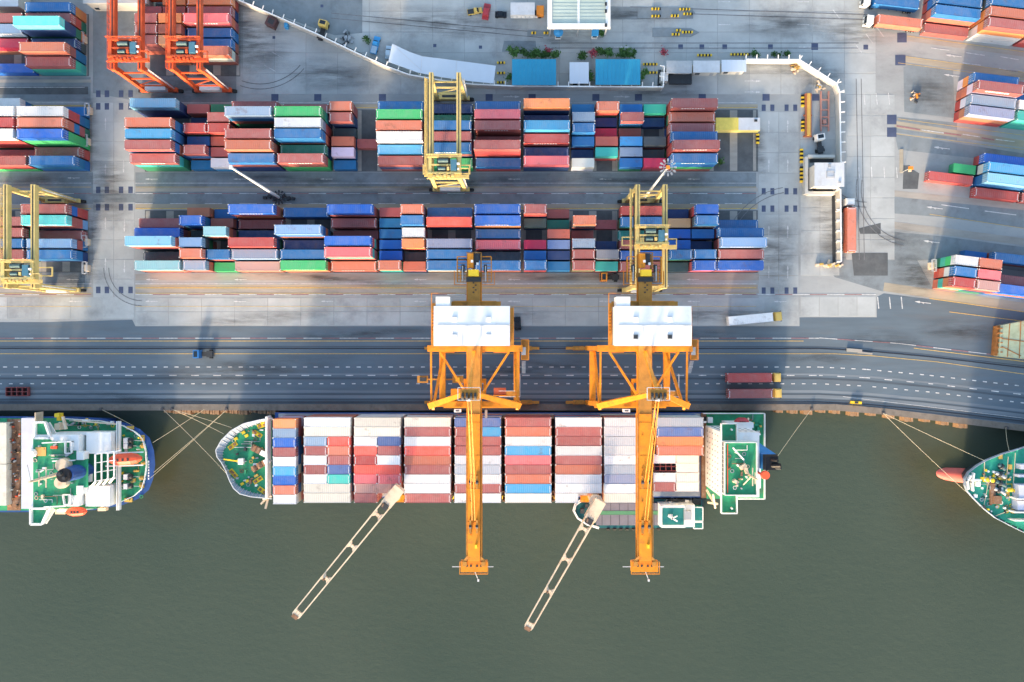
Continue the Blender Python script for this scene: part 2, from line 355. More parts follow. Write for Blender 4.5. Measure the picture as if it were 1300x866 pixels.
# runway beams beside the stacks
rw = MB(TAN)
for x0, x1, y, wd, m in ((172, 962, 262, 6, TAN), (172, 962, 364.5, 6, TAN), (172, 962, 241, 5, LCONC), (172, 962, 135, 5, TAN), (-60, 116, 135, 4, TAN), (-60, 112, 262, 4, TAN), (-60, 170, 372, 14, LCONC), (172, 1010, 352, 8, LCONC),
                        (172, 1010, 370, 5, LCONC), (-60, 116, 103, 4, LCONC)):
    band(rw, m, [(x0, y), (x1, y)], wd, .016)
for pts, wd, m in (([(1150, 48), (1300, 68)], 8, LCONC), ([(1147, 75), (1300, 96)], 7, TAN), ([(1136, 158), (1300, 183)], 9, TAN), ([(1130, 245), (1300, 263)], 8, LCONC), ([(1120, 284), (1300, 307)], 9, LCONC), ([(1122, 364), (1300, 390)], 11, TAN)):
    band(rw, m, pts, wd, .016)
struct(rw, 'gantry_runway_beams')
# concrete slabs, each a piece of its own, with open joints between them
um = MB(SLAB); um.hexa([(-.5, -.5, 0), (.5, -.5, 0), (.5, .5, 0), (-.5, .5, 0), (-.497, -.497, 1), (.497, -.497, 1), (.497, .497, 1), (-.497, .497, 1)])
slabmesh = um.mesh('concrete_slab')
pave = bpy.data.objects.new('slab_pavement', None); C.objects.link(pave); pave['kind'] = 'structure'
def slabs(x0, x1, y0, y1, nx, ny, holes=()):
    for i in range(nx):
        for j in range(ny):
            xa, xb = x0 + (x1 - x0) * i / nx, x0 + (x1 - x0) * (i + 1) / nx; ya, yb = y0 + (y1 - y0) * j / ny, y0 + (y1 - y0) * (j + 1) / ny
            cx, cy = (xa + xb) / 2, (ya + yb) / 2
            if any(h[0] < cx < h[1] and h[2] < cy < h[3] for h in holes): continue
            o = bpy.data.objects.new('concrete_slab', slabmesh); C.objects.link(o); o.parent = pave
            o.location = P(cx, cy); o.scale = ((xb - xa) * G - .16, (yb - ya) * G - .16, .03 + random.random() * .01)
slabs(308, 1112, -12, 120, 20, 5); slabs(1074, 1136, 120, 330, 2, 8); slabs(118, 171, 130, 404, 2, 11); slabs(963, 1014, 142, 402, 2, 10)
slabs(172, 1012, 378, 413.4, 20, 2); slabs(1016, 1112, 376, 402, 4, 1)
slabs(1016, 1066, 120, 350, 2, 8); slabs(-30, 170, 377, 405, 5, 1)
# steel plates let into the paving
def plate_obj(x0, x1, y0, y1):
    o = bpy.data.objects.new('turning_plate', platemesh); C.objects.link(o); o['kind'] = 'structure'
    o.location = P((x0 + x1) / 2, (y0 + y1) / 2); o.scale = ((x1 - x0) * G, (y1 - y0) * G, 1)
pmb = MB(PLATE); pmb.box(-.5, .5, -.5, .5, 0, .058); platemesh = pmb.mesh('turning_plate')
for x in (122, 133, 151, 163):
    for y in (115, 131, 237, 259, 364): plate_obj(x, x + 5.6, y, y + 8.4)
for x in (967, 978, 996, 1007):
    for y in (133, 239, 261, 365): plate_obj(x, x + 5, y, y + 8)
for x in (344.5, 399, 481, 616.5, 671, 752, 806, 887, 968, 1031): plate_obj(x, x + 9, 119.5, 128)
for x, y, s in ((407, 6, 3.6), (550, 56, 4), (608, 58, 4), (861, 56.5, 6), (888, 56.5, 6), (917, 56.5, 6), (975, 56.5, 6), (1030, 55, 8.5), (1096, 57, 6), (346, 46, 3.5), (1139, 42, 12), (1136.5, 70, 13), (1126, 146, 12), (1126, 162, 12)): plate_obj(x, x + s, y, y + s)
# oil and rubber stains lying on the paving
sm = bpy.data.materials.new('oil_stain'); sm.use_nodes = True; t = sm.node_tree; N = t.nodes; L = t.links; b = N['Principled BSDF']; b.inputs['Base Color'].default_value = (.05, .05, .052, 1); b.inputs['Roughness'].default_value = .8
tc = N.new('ShaderNodeTexCoord'); gm = N.new('ShaderNodeMapping'); gm.inputs['Location'].default_value = (-1, -1, 0); gm.inputs['Scale'].default_value = (2, 2, 0); gr = N.new('ShaderNodeTexGradient'); gr.gradient_type = 'SPHERICAL'
L.new(tc.outputs['Generated'], gm.inputs[0]); L.new(gm.outputs[0], gr.inputs[0]); ge = N.new('ShaderNodeNewGeometry'); n = N.new('ShaderNodeTexNoise'); n.inputs['Scale'].default_value = .35; n.inputs['Detail'].default_value = 8; n.inputs['Roughness'].default_value = .7
mq = N.new('ShaderNodeMapping'); mq.inputs['Scale'].default_value = (.22, 1.3, 1); L.new(ge.outputs['Position'], mq.inputs[0]); L.new(mq.outputs[0], n.inputs[0]); r = N.new('ShaderNodeMapRange'); r.inputs[1].default_value = .38; r.inputs[2].default_value = .7; r.inputs[4].default_value = .75; L.new(n.outputs[0], r.inputs[0])
mu = N.new('ShaderNodeMath'); mu.operation = 'MULTIPLY'; mu.use_clamp = True; L.new(gr.outputs[0], mu.inputs[0]); L.new(r.outputs[0], mu.inputs[1]); L.new(mu.outputs[0], b.inputs['Alpha'])
qs = MB(sm); qs.sheet([(-1, -1), (1, -1), (1, 1), (-1, 1)], 0); stainm = qs.mesh('oil_stain')
def stain(x, y, rx, ry, i=[0]):
    i[0] += 1; o = bpy.data.objects.new('oil_stain', stainm); C.objects.link(o); p = P(x, y); o.location = (p.x, p.y, .072 + .0006 * i[0]); o.scale = (rx * G, ry * G, 1); o['kind'] = 'structure'; o.rotation_euler.z = .1 * math.sin(i[0])
for a_ in ((1050, 272, 26, 34), (1056, 318, 22, 34), (1155, 345, 30, 40), (1170, 355, 22, 30), (1040, 95, 40, 22), (980, 86, 50, 14), (850, 118, 60, 10), (90, 350, 50, 20), (115, 160, 12, 70), (118, 300, 12, 60), (330, 60, 50, 40), (420, 95, 70, 26), (310, 30, 24, 60), (240, 112, 80, 20), (720, 50, 60, 14), (800, 20, 90, 10), (560, 30, 120, 24), (620, 395, 120, 14), (900, 400, 90, 12),
           (320, 405, 120, 10), (560, 236, 160, 9), (800, 230, 160, 9), (360, 228, 160, 9), (400, 352, 200, 8), (700, 352, 200, 8), (60, 228, 90, 10), (1180, 120, 40, 30), (1140, 300, 40, 18), (1220, 420, 60, 20), (1120, 430, 60, 14), (1040, 455, 60, 10), (640, 470, 160, 14), (300, 470, 160, 18), (450, 424, 120, 8), (860, 424, 120, 8), (200, 510, 200, 8), (1090, 40, 60, 30), (990, 30, 70, 20), (965, 190, 10, 50), (140, 240, 30, 60), (985, 320, 30, 60)): stain(*a_)
tm = MB(mat('tyre_mark_rubber', (.17, .17, .175), .85, var=.3, scale=2))
def tyre(pts, w_=.9):
    for off in (-3.2, 3.2):
        for (x0, y0), (x1, y1) in zip(pts[:-1], pts[1:]): band(tm, tm.m[0], [(x0 + off * (y1 - y0) / max(1, math.hypot(x1 - x0, y1 - y0)), y0 - off * (x1 - x0) / max(1, math.hypot(x1 - x0, y1 - y0))), (x1 + off * (y1 - y0) / max(1, math.hypot(x1 - x0, y1 - y0)), y1 - off * (x1 - x0) / max(1, math.hypot(x1 - x0, y1 - y0)))], w_, .0705)
def arcpts(cx, cy, r, a0, a1, n=14): return [(cx + r * math.cos(R(a0 + (a1 - a0) * k / n)), cy + r * math.sin(R(a0 + (a1 - a0) * k / n))) for k in range(n + 1)]
tyre(arcpts(1010, 330, 90, 200, 260)); tyre(arcpts(1100, 200, 60, 90, 180)); tyre(arcpts(330, 40, 70, 40, 110)); tyre(arcpts(180, 340, 45, 90, 180)); tyre([(800, 12), (1100, 22)]); tyre([(700, 58), (1090, 58)]); tyre([(420, 20), (690, 45)]); tyre([(1090, 100), (1094, 330)]); tyre(arcpts(1160, 240, 70, 100, 190))
struct(tm, 'tyre_marks')
# painted markings
Z = .062
wh, ye, rd = MB(WHITE_L), MB(YEL_L), MB(RED_L)
def line(mb, pts, wpx, z=Z):
    band(mb, mb.m[0], pts, wpx, z)
def dashes(mb, pts, wpx, on, off, ph=0, z=Z):
    for (x0, y0), (x1, y1) in zip(pts[:-1], pts[1:]):
        Ln = math.hypot(x1 - x0, y1 - y0); s = -ph
        while s < Ln:
            a0, a1 = max(s, 0), min(s + on, Ln)
            if a1 > a0 + .3: line(mb, [(x0 + (x1 - x0) * a0 / Ln, y0 + (y1 - y0) * a0 / Ln), (x0 + (x1 - x0) * a1 / Ln, y0 + (y1 - y0) * a1 / Ln)], wpx, z)
            s += on + off
def lineY(pts, w_): line(ye, pts, w_, .0640)
def dashesR(pts, w_, on, off, ph=0): dashes(rd, pts, w_, on, off, ph, .0655)
dashes(wh, quayline(466), 1.3, 5.2, 8.4); dashes(wh, quayline(476.6), 1.2, 9.5, 18.5, 5); dashes(wh, quayline(487.2), 1.3, 4.6, 9, 6)
dashes(wh, quayline(429.4)[:2], .9, 23.5, 22.3, 10); dashesR(quayline(429.4)[:2], .9, 22.3, 23.5, -13.5)
lineY([(-200, 433), (1020, 433)], .8); lineY([(-200, 449.2), (1060, 449.2), (1110, 452), (1190, 459.5), (1300, 475)], .7)
dashes(wh, [(1040, 429), (1140, 436), (1300, 455)], .9, 23, 22, 0); dashesR([(1040, 429), (1140, 436), (1300, 455)], .9, 22, 23, -23)
lineY([(1160, 442), (1300, 459)], .8); lineY([(1205, 396), (1300, 408)], .8); lineY([(1180, 379), (1300, 396)], .9)
line(wh, [(1070, 503.5), (1300, 531)], .5)
for x0, x1 in ((172, 960), (-60, 116)):
    line(wh, [(x0, 232.6), (x1, 232.6)], .6); line(wh, [(x0, 360.4), (x1, 360.4)], .7)
    dashes(wh, [(x0, 245.8), (x1, 245.8)], .8, 22, 22); dashesR([(x0, 245.8), (x1, 245.8)], .8, 22, 22, -22)
    dashes(wh, [(x0, 374), (x1, 374)], .8, 22, 22); dashesR([(x0, 374), (x1, 374)], .8, 22, 22, -22)
    lineY([(x0, 237.6), (x1, 237.6)], .5); lineY([(x0, 365.4), (x1, 365.4)], .9); lineY([(x0, 372.4), (x1, 372.4)], .6); lineY([(x0, 389), (x1, 389)], .45)
    dashes(wh, [(x0, 258.6), (x1, 258.6)], .7, 22, 22); lineY([(x0, 265), (x1, 265)], 1.0); line(wh, [(x0, 130.6), (x1, 130.6)], .6); lineY([(x0, 137), (x1, 137)], .9)
lineY([(-60, 134), (116, 134)], .8); line(wh, [(-60, 111), (108, 111)], .6)
dashes(wh, [(962, 374), (1112, 374)], .8, 22, 22, 0); dashesR([(962, 374), (1112, 374)], .8, 22, 22, -22)
for i in range(4): line(wh, [(1098 + 15.6 * i - 1.5, 118), (1098 + 15.6 * i, 133)], .8) if i < 3 else None
for i in range(4): line(wh, [(1090 + 16 * i, 212), (1091 + 16 * i, 226)], .9)
for i in range(3): line(wh, [(1114 + 15 * i, 377), (1115.5 + 15 * i, 392)], 1.3)
for x, y in ((1099, 43), (1113, 35), (1085, 55), (1057, 12)): line(wh, [(x, y), (x + 9, y + 12)], .9)
for x in (912, 1012): line(wh, [(x, 2.5), (x + 15, 2.5)], .8); line(wh, [(x, 31.5), (x + 15, 31.5)], .8)
for x in (780, 900, 1014): line(wh, [(x, 60), (x + 15, 60)], .8)
for x, y in ((345, 66), (336, 83)): line(wh, [(x, y), (x + 14, y + 8)], .7)
for pts in ([(1182, 61), (1205, 64)], [(1226, 67), (1250, 70.5)], [(1270, 72), (1293, 76)], [(1222, 80), (1245, 83)], [(1268, 87), (1292, 91)], [(1170, 165), (1198, 169)], [(1222, 170.5), (1244, 174)], [(1264, 177), (1288, 180)], [(1195, 260), (1230, 265)], [(1250, 268), (1290, 273)]): line(wh, pts, 1.0)
for pts in ([(1152, 46), (1300, 66)], [(1150, 72), (1300, 92)], [(1140, 80), (1300, 101)], [(1140, 151), (1300, 172)], [(1138, 170), (1300, 190)], [(1180, 272), (1300, 290)]): line(ye, pts, .5)
for pts in ([(1138, 160), (1168, 165)], [(1198, 169), (1220, 172)], [(1246, 175), (1262, 178)]): line(rd, pts, 1.6, .0655)
struct(wh, 'white_lane_markings'); struct(ye, 'yellow_lane_markings'); struct(rd, 'red_lane_markings')
am = MB(WHITE_L)
am.sheet([(-1.8, -.08), (.6, -.08), (.6, .08), (-1.8, .08)], 0); am.sheet([(.6, -.26), (1.7, 0), (.6, .26)], 0); am.sheet([(-.25, .08), (.15, .08), (-.35, .34)], 0)
arrow = am.mesh('lane_arrow')
def arr(x, y, deg, s=1.0):
    o = bpy.data.objects.new('lane_arrow', arrow); C.objects.link(o); o['kind'] = 'structure'
    p = P(x, y); o.location = (p.x, p.y, .069); o.rotation_euler.z = R(deg); o.scale = (s, s, 1)
for x in (192, 304, 414, 533, 652, 768, 880): arr(x, 227.5, 180)
for x in (92, 193, 305, 414, 533, 652, 879): arr(x, 355, 180)
for x in (95, 192, 304, 415, 533, 652, 768, 880): arr(x, 382.6, 180)
arr(93, 226, 180); arr(990, 383, 180)
for y in (157, 283, 335): arr(134, y, 90); arr(158, y + 4, -90) if y > 200 else None
arr(134, 216, 90); arr(157, 212, -90)
for y in (160, 210, 294, 345): arr(976, y, 90); arr(1000, y, 90)
for x, y in ((1210, 71), (1208, 96), (1195, 188), (1186, 264), (1182, 307), (1171, 384), (956, 103), (956, 117), (790, 60), (650, 123), (790, 123)): arr(x, y, 173 if x > 1100 else 0, 1.3)
# =============== CONTAINERS
PAL = dict(b=(.010, .15, .40), B=(.008, .125, .52), n=(.012, .052, .17), l=(.05, .33, .62), L=(.17, .43, .62), h=(.17, .32, .56), s=(.22, .33, .47), k=(.05, .085, .11), K=(.20, .22, .27),
           m=(.34, .095, .09), r=(.46, .065, .06), R=(.80, .10, .07), q=(.60, .035, .09), o=(.54, .16, .095), O=(.80, .26, .09), p=(.80, .16, .18), d=(.50, .27, .24), a=(.62, .36, .18),
           g=(.04, .44, .15), e=(.015, .20, .11), t=(.04, .44, .38), T=(.20, .43, .50), c=(.10, .66, .66), w=(.69, .71, .72), y=(.52, .56, .61), z=(.34, .39, .46), i=(.67, .64, .56), v=(.22, .26, .40), V=(.07, .14, .36), Y=(.76, .62, .12))
CNAME = dict(b='blue', B='royal blue', n='navy', l='sky blue', L='weathered blue', h='faded blue', s='slate blue', k='dark slate', K='grey', m='maroon', r='red', R='bright red', q='crimson', o='brick red', O='orange',
             p='pinkish red', d='dusty brick', a='tan', g='green', e='dark green', t='teal', T='weathered teal', c='bright turquoise', w='white', y='pale grey', z='grey', i='cream', v='lavender blue', V='violet blue', Y='yellow')
CH, CW = 2.6, 2.44
def container_mesh(Ln, side):
    """body walls with the corner posts, rails and castings; roof and door leaves are meshes of their own"""
    b = MB(M_WALL, M_CAST); h = Ln / 2; w2 = CW / 2
    b.box(-h + .06, h - .06, -w2 + .05, w2 - .05, .08, CH - .06)
    for sx in (-1, 1):
        for sy in (-1, 1): b.box(sx * h - .09 if sx > 0 else -h, sx * h if sx > 0 else -h + .09, sy * w2 - .09 if sy > 0 else -w2, sy * w2 if sy > 0 else -w2 + .09, 0, CH)
    for sy in (-1, 1):
        y0, y1 = (w2 - .07, w2 - .005) if sy > 0 else (-w2 + .005, -w2 + .07)
        b.box(-h + .09, h - .09, y0, y1, CH - .12, CH - .01); b.box(-h + .09, h - .09, y0, y1, .02, .16)
    n = int(Ln / 1.0)
    for sy in (-1, 1):
        for k in range(n):
            x = -h + .5 + (Ln - 1) * k / (n - 1); y0, y1 = (w2 - .06, w2 - .015) if sy > 0 else (-w2 + .015, -w2 + .06)
            b.box(x - .22, x + .22, y0, y1, .17, CH - .13)
    b.use(M_CAST)
    for sx in (-1, 1):
        for sy in (-1, 1): b.cbox((sx * (h - .10), sy * (w2 - .10), CH - .045), .24, .20, .13)
    r = MB(M_ROOF); k = int(Ln / .55); x0, x1 = -h + .1, h - .1; y = w2 - .075
    for j in range(k):
        xa = x0 + (x1 - x0) * j / k; xb = x0 + (x1 - x0) * (j + .5) / k; xc = x0 + (x1 - x0) * (j + 1) / k
        zz = CH - .02
        r.add([(xa, -y, zz - .035), (xb, -y, zz), (xb, y, zz), (xa, y, zz - .035), (xc, -y, zz - .035), (xc, y, zz - .035)], [(0, 1, 2, 3), (1, 4, 5, 2)])
    d = MB(M_WALL, M_ROD)
    d.box(0, .03, -1.10, -.02, .14, CH - .16)
    d.use(M_ROD)
    for yy in (-.85, -.3): d.box(.03, .07, yy - .03, yy + .03, .2, CH - .22)
    d.box(.03, .06, -1.0, -.15, 1.1, 1.18)
    return b.mesh('container_body'), r.mesh('container_roof'), d.mesh('door')
def code_mesh(Ln):
    m = MB(M_CODE); h = Ln / 2
    for sx in (-1, 1):
        x = sx * (h - .42)
        for k in range(6): m.sheet([(x - .09, -.95 + k * .3), (x + .09, -.95 + k * .3), (x + .09, -.77 + k * .3), (x - .09, -.77 + k * .3)], CH - .012)
    return m.mesh('roof_code')
M_CODE = mat('white_code_paint', (.72, .73, .74), .6, var=.25, scale=2)
KM = {40: code_mesh(12.19), 20: code_mesh(6.06)}
def side_text():
    m = MB(M_CODE); y = -CW / 2 - .004; rq = random.Random(2); x = -3.4
    for k in range(9):
        w_ = rq.uniform(.35, .6); m.add([(x, y, 1.25), (x + w_, y, 1.25), (x + w_, y, 1.95), (x, y, 1.95)], [(0, 1, 2, 3)]); x += w_ + .22
    return m.mesh('side_lettering')
SIDE = side_text()
CM = {40: container_mesh(12.19, 0), 20: container_mesh(6.06, 0)}
LEN = {40: 12.19, 20: 6.06}
ORD = ['first', 'second', 'third', 'fourth', 'fifth', 'sixth', 'seventh', 'eighth', 'ninth', 'tenth', 'eleventh', 'twelfth', 'thirteenth', 'fourteenth']
def make_container(size, col, loc, rz, label, group, door_end=1, jitter=.06):
    bm, rm, dm = CM[size]; c = (*PAL[col], 1)
    o = bpy.data.objects.new('shipping_container', bm); C.objects.link(o); o.color = c
    o.location = (loc[0] + random.uniform(-jitter, jitter), loc[1] + random.uniform(-.03, .03), loc[2]); o.rotation_euler.z = rz
    tag(o, label, 'container', group)
    r = bpy.data.objects.new('roof', rm); C.objects.link(r); r.parent = o; r.color = c
    if col not in 'wiyL' and random.random() < .55:
        k_ = bpy.data.objects.new('roof_code', KM[size]); C.objects.link(k_); k_.parent = o; k_['kind'] = 'stuff'
    if size == 40 and col not in 'wiyL' and random.random() < .45:
        k_ = bpy.data.objects.new('side_lettering', SIDE); C.objects.link(k_); k_.parent = o; k_['kind'] = 'stuff'
    for sy in (0, 1):
        d = bpy.data.objects.new('door', dm); C.objects.link(d); d.parent = o; d.color = c
        d.location.x = door_end * (LEN[size] / 2 - .06)
        if door_end < 0: d.rotation_euler.z = math.pi
        if sy: d.scale = (1, -1, 1)
    return o
LOW = MB(M_LOW); LOW.col = (1, 1, 1)
def low_box(size, col, loc, rz):
    LOW.col = tuple(x * random.uniform(.85, 1.15) for x in PAL[col]); h = LEN[size]
    LOW.cbox((loc[0], loc[1], loc[2] + CH / 2 - .01), h - .02, CW - .02, CH - .03, rz)
STACK = []   # (size, [tiers bottom..top], x, y, rz, label tail, group, occluded)
PITCH = 13.36
def block(where, org_y, bays, group, ang=0.0, org=None, row0=1, nrow=6, rows_word='row down'):
    """bays: list of (slot x, size, half, 'row strings'); org_y is the ground pixel row of the first container's north edge"""
    for bi, (sx, size, half, txt, slot) in enumerate(bays):
        rows = txt.split()
        for ri, s in enumerate(rows):
            if s == '0': continue
            top, _, lower = s.partition('/')
            col, n = top[0], int(top[1:])
            rnd = random.Random(bi * 100 + ri * 7 + int(sx))
            lows = list(lower); 
            while len(lows) < n - 1: lows.insert(0, rnd.choice('mmbbnorkme'))
            tiers = lows[-(n - 1):] + [col] if n > 1 else [col]
            off = {'': 0, 'a': .3, 'b': 29.6}[half]
            gx = sx + off + LEN[size] / G / 2; gy = org_y + PITCH * (ri + row0 - 1) + CW / G / 2
            if ang:
                dx, dy = gx - org[0], gy - org[1]; gx = org[0] + dx * math.cos(ang) - dy * math.sin(ang); gy = org[1] + dx * math.sin(ang) + dy * math.cos(ang)
            p = P(gx, gy)
            nb = 0
            if ri + 1 < len(rows) and rows[ri + 1] != '0': nb = max(nb, int(rows[ri + 1].partition('/')[0][1:]) - n)
            length = 'long' if size == 40 else 'short'
            hw = {'': '', 'a': 'left half of ', 'b': 'right half of '}[half]
            STACK.append((size, tiers, p.x, p.y, -ang, (f"{length} container", f"{hw}{slot}", f"{ORD[ri]} row", where), group, n, size * (1 - .12 * max(0, nb)) + n * .5, 0.0))
def slots(n0, lst):
    out = []
    for i, (sx, d) in enumerate(lst):
        nm = (ORD[i] + ' slot') if n0 is None else n0[i]
        if isinstance(d, str): out.append((sx, 40, '', d, nm))
        else:
            out.append((sx, 20, 'a', d[0], nm)); out.append((sx, 20, 'b', d[1], nm))
    return out
A = ["L4/nnn 0 o5/rnbb l5/nnbb m5/bbob m4/eet", ("m2 n1 r3 b2 m3 b1", "e2 m3 r3 m2 m2 w2/l"), "m3 s5/eemb 0 m5 o5/bro b4/nnm", "m2 g5/nnte y5/rrmv b5/rrob e3 m4/ggm",
     ("o3/mm m3/nn k1 o2 w2 b1", "0 0 0 m1 0 0"), "b3 g4 o4 w4/bmw l3 m3/mn", "n2 e2 b4 m4 b4 g2/g", "b3 p4 m4/mm m2 m5/rrrr b2/r", "O4/nnn n2 l4 r3 n2 p3/n",
     ("b2 s3 b3 b2 n1 w2/w", "o3/er n1 q1 m2 t2/r 0"), ("b2 m3 m1 l2 s2 b2/e", "t2 n1 0 k2 k1 q2"), "m4/rrr o3 m3 b4/mrr m5/grrr b4/mgb"]
block('upper middle block', 139.6, slots(None, list(zip(SL, A))), 'containers stacked in the upper middle block')
B = ["0 m2 B3 L5/kkro k1 T3/oo", ("o2 B4 k1 h4 o4 s3/mo", "b1 m2 T4 0 b3 g1"), "B4 m1 n1 r4 s3 d2/o", "b2 0 h5 n2 b3 g3/oo", "B4/mmm m2 m1 B5/mmtr p5/gmmt o2", ("m2 b2 b2 B2 B2 o3/tt", "o4 b4 w3 O3 k1 o2"),
     "b2 R3 0 v3 b3 b3/ay", "B4 B4/mOO b2 p2 k1 b3", ("m4 k2 0 q2 b2 b3/rr", "m1 e1 o2 h2 n2 b2"), ("0 o4 m1 s3 m3 m3", "0 m1 0 n1 K3 t2"), "r3 b3 t1 m2 B2 m2", ("n1 a2 B2 B2 b3 k1", "B4/mrr b4 b2 n1 b3 B3/pp"), "0 b1 b3 h4 m3 B3"]
block('lower middle block', 267.8, slots(None, list(zip(SL, B))), 'containers stacked in the lower middle block')
two = ['left slot', 'right slot']
block('top left edge block', 18.3, slots(two, [(-5.6, "0 m3 s3 q2 0 B1"), (54, "b3/OO m3/er c5/Oenn n2 o4/bbm m3/tt")]), 'containers stacked at the left edge')
block('second left edge block', 139.6, slots(two, [(-1.1, "w4 w5 r5 w5/errr m1 m3/gr"), (58.5, "b1 w5/bbrr o5/embo B5/gggg m2/r b3/bb")]), 'containers stacked at the left edge')
block('third left edge block', 267.8, slots(two, [(-4, "0 m3 m3 b3 m3 0"), (55.8, "m4/rrB c4/Lmm m1 h3/bm b3/nb 0")]), 'containers stacked at the left edge')
block('red crane block', 5, slots(two, [(187.6, ("0 m2 m3 m3 m3 0 0", "O2 m2 O3 m3 a3 o1 0")), (247.2, "O2 m2 p3 b2 b2 o3/my 0")]), 'containers stacked under the red gantry cranes')
AG = R(6.8)
def rblock(where, x, y, data, names, row0=1):   # x, y: ground pixel of the south west corner of the last row
    n = 4; oy = y - 3 * PITCH - CW / G
    block(where, oy, slots(names, data), 'containers stacked at the right edge', AG, (x, y))
rblock('lowest right edge block', 1183, 366.5, [(1183, ("0 w4/etg b4/ow r4/oto".replace('b4/ow', 'b4/row'), "b1 o4 p4 d4")), (1242.6, "b2 0 m2 B3"), (1302.2, "b2 b2 m2 B3")], ['left slot', 'second slot', 'third slot'])
rblock('third right edge block', 1171, 244, [(1171, ("0 0 0 0", "0 g1 0 0")), (1171.01, "0 0 r1 0"), (1230.6, "B2/r l3/ky L3/bb r1"), (1290.2, "b2 l3 L3 m1")], ['left slot', 'left slot', 'second slot', 'third slot'])
rblock('second right edge block', 1210, 155, [(1210, "b3/wO m4/oow s3/rw v3/ro"), (1269.6, "m2 b2 w3/tr t3/tt")], ['left slot', 'second slot'])
rblock('top right corner block', 1167, 45, [(1167, "b4 b3 b3 m1"), (1226.6, "b4 b4 o4/OOO m4/wwO"), (1286, "b4 b3 m3 w3")], ['left slot', 'second slot', 'third slot'])
# ---- on the ship deck: nine rows across, four tiers; heights measured from the quay
SHIP_Z0, ROWP = 1.55, 2.477
gs = (H - 12) / F
def sx(px): return (px - NX) * gs
SHIPROWS = []
def shipbay(nm, px, txt, y0=530.4, tiers=4, first=20):
    for ri, s in enumerate(txt.split()):
        if s == '.': continue
        y = -((y0 - NY) * gs + ROWP * ri + CW / 2)
        z0 = SHIP_Z0; halves = s.split('|')
        for hi, c in enumerate(halves):
            if c in '.f': continue
            size = first if len(halves) == 1 else 20
            x = sx(px) + (LEN[size] / 2 if hi == 0 else 12.19 - LEN[20] / 2)
            rnd = random.Random(ri * 31 + int(px) + hi)
            half = '' if len(halves) == 1 else ('left half of ' if hi == 0 else 'right half of ')
            ln = 'long' if size == 40 else 'short'
            STACK.append((size, [rnd.choice('mwbomi') for _ in range(tiers - 1)] + [c], x, y, 0, (f"{ln} container on ship", f"{half}{nm}", f"{ORD[ri]} row", "from quay"), 'containers loaded on the ship deck', 9, 100, z0))
shipbay('bay beside the bow', 346.2, "O s B m w l B o w", 532.2)
for nm, px, txt, tz in (('second bay from bow', 385.4, "w i s|R m|o w|m m|V w|t i i", 4), ('third bay from bow', 449.2, "i i w|V R|m r|w R p|p d m|.", 4), ('fourth bay from bow', 513, "i m w R o m w w m", 4),
                    ('fifth bay from bow', 577, "V m|l m m y z w m w", 4), ('sixth bay from bow', 641, "m o w l p m o l i", 4), ('seventh bay from bow', 705, "w m m w m o y w w|.", 4),
                    ('eighth bay from bow', 767, "y y y w w z v w i", 4)):
    shipbay(nm, px, txt, 530.4, tz, 40)
shipbay('last bay before bridge', 834, "z V O o", 530.4, 4, 40)
GS3 = (H - 9.4) / F
shipbay('last bay before bridge', 831.2, ". . . . w|i f|i w|i m|i", 530.4, 3, 40)
STACK.sort(key=lambda s: -s[8])
LIMIT = 296
seen = {}
for k, (size, tiers, x, y, rz, tail, grp, n, sc, z0) in enumerate(STACK):
    for i, c in enumerate(tiers):
        z = z0 + CH * i + .03
        if i == len(tiers) - 1 and k < LIMIT:
            lab = f"{CNAME[c]} {tail[0]}, {tail[1]}, {tail[2]}{' ' if tail[3] == 'from quay' else ', '}{tail[3]}"
            if len(lab.split()) > 16: lab = lab.replace('weathered ', 'worn ').replace(' on ship,', ',').replace('half of ', '').replace('last bay before bridge', 'last bay')
            make_container(size, c, (x, y, z), rz, lab, grp, 1 if x < 40 else -1)
        else: low_box(size, c, (x, y, z), rz)
print('STACKS', len(STACK))
lo = LOW.build('stacked_containers', kind='stuff'); tag(lo, 'lower tiers of stacked containers and a few shaded short ones, mixed colours', 'containers')
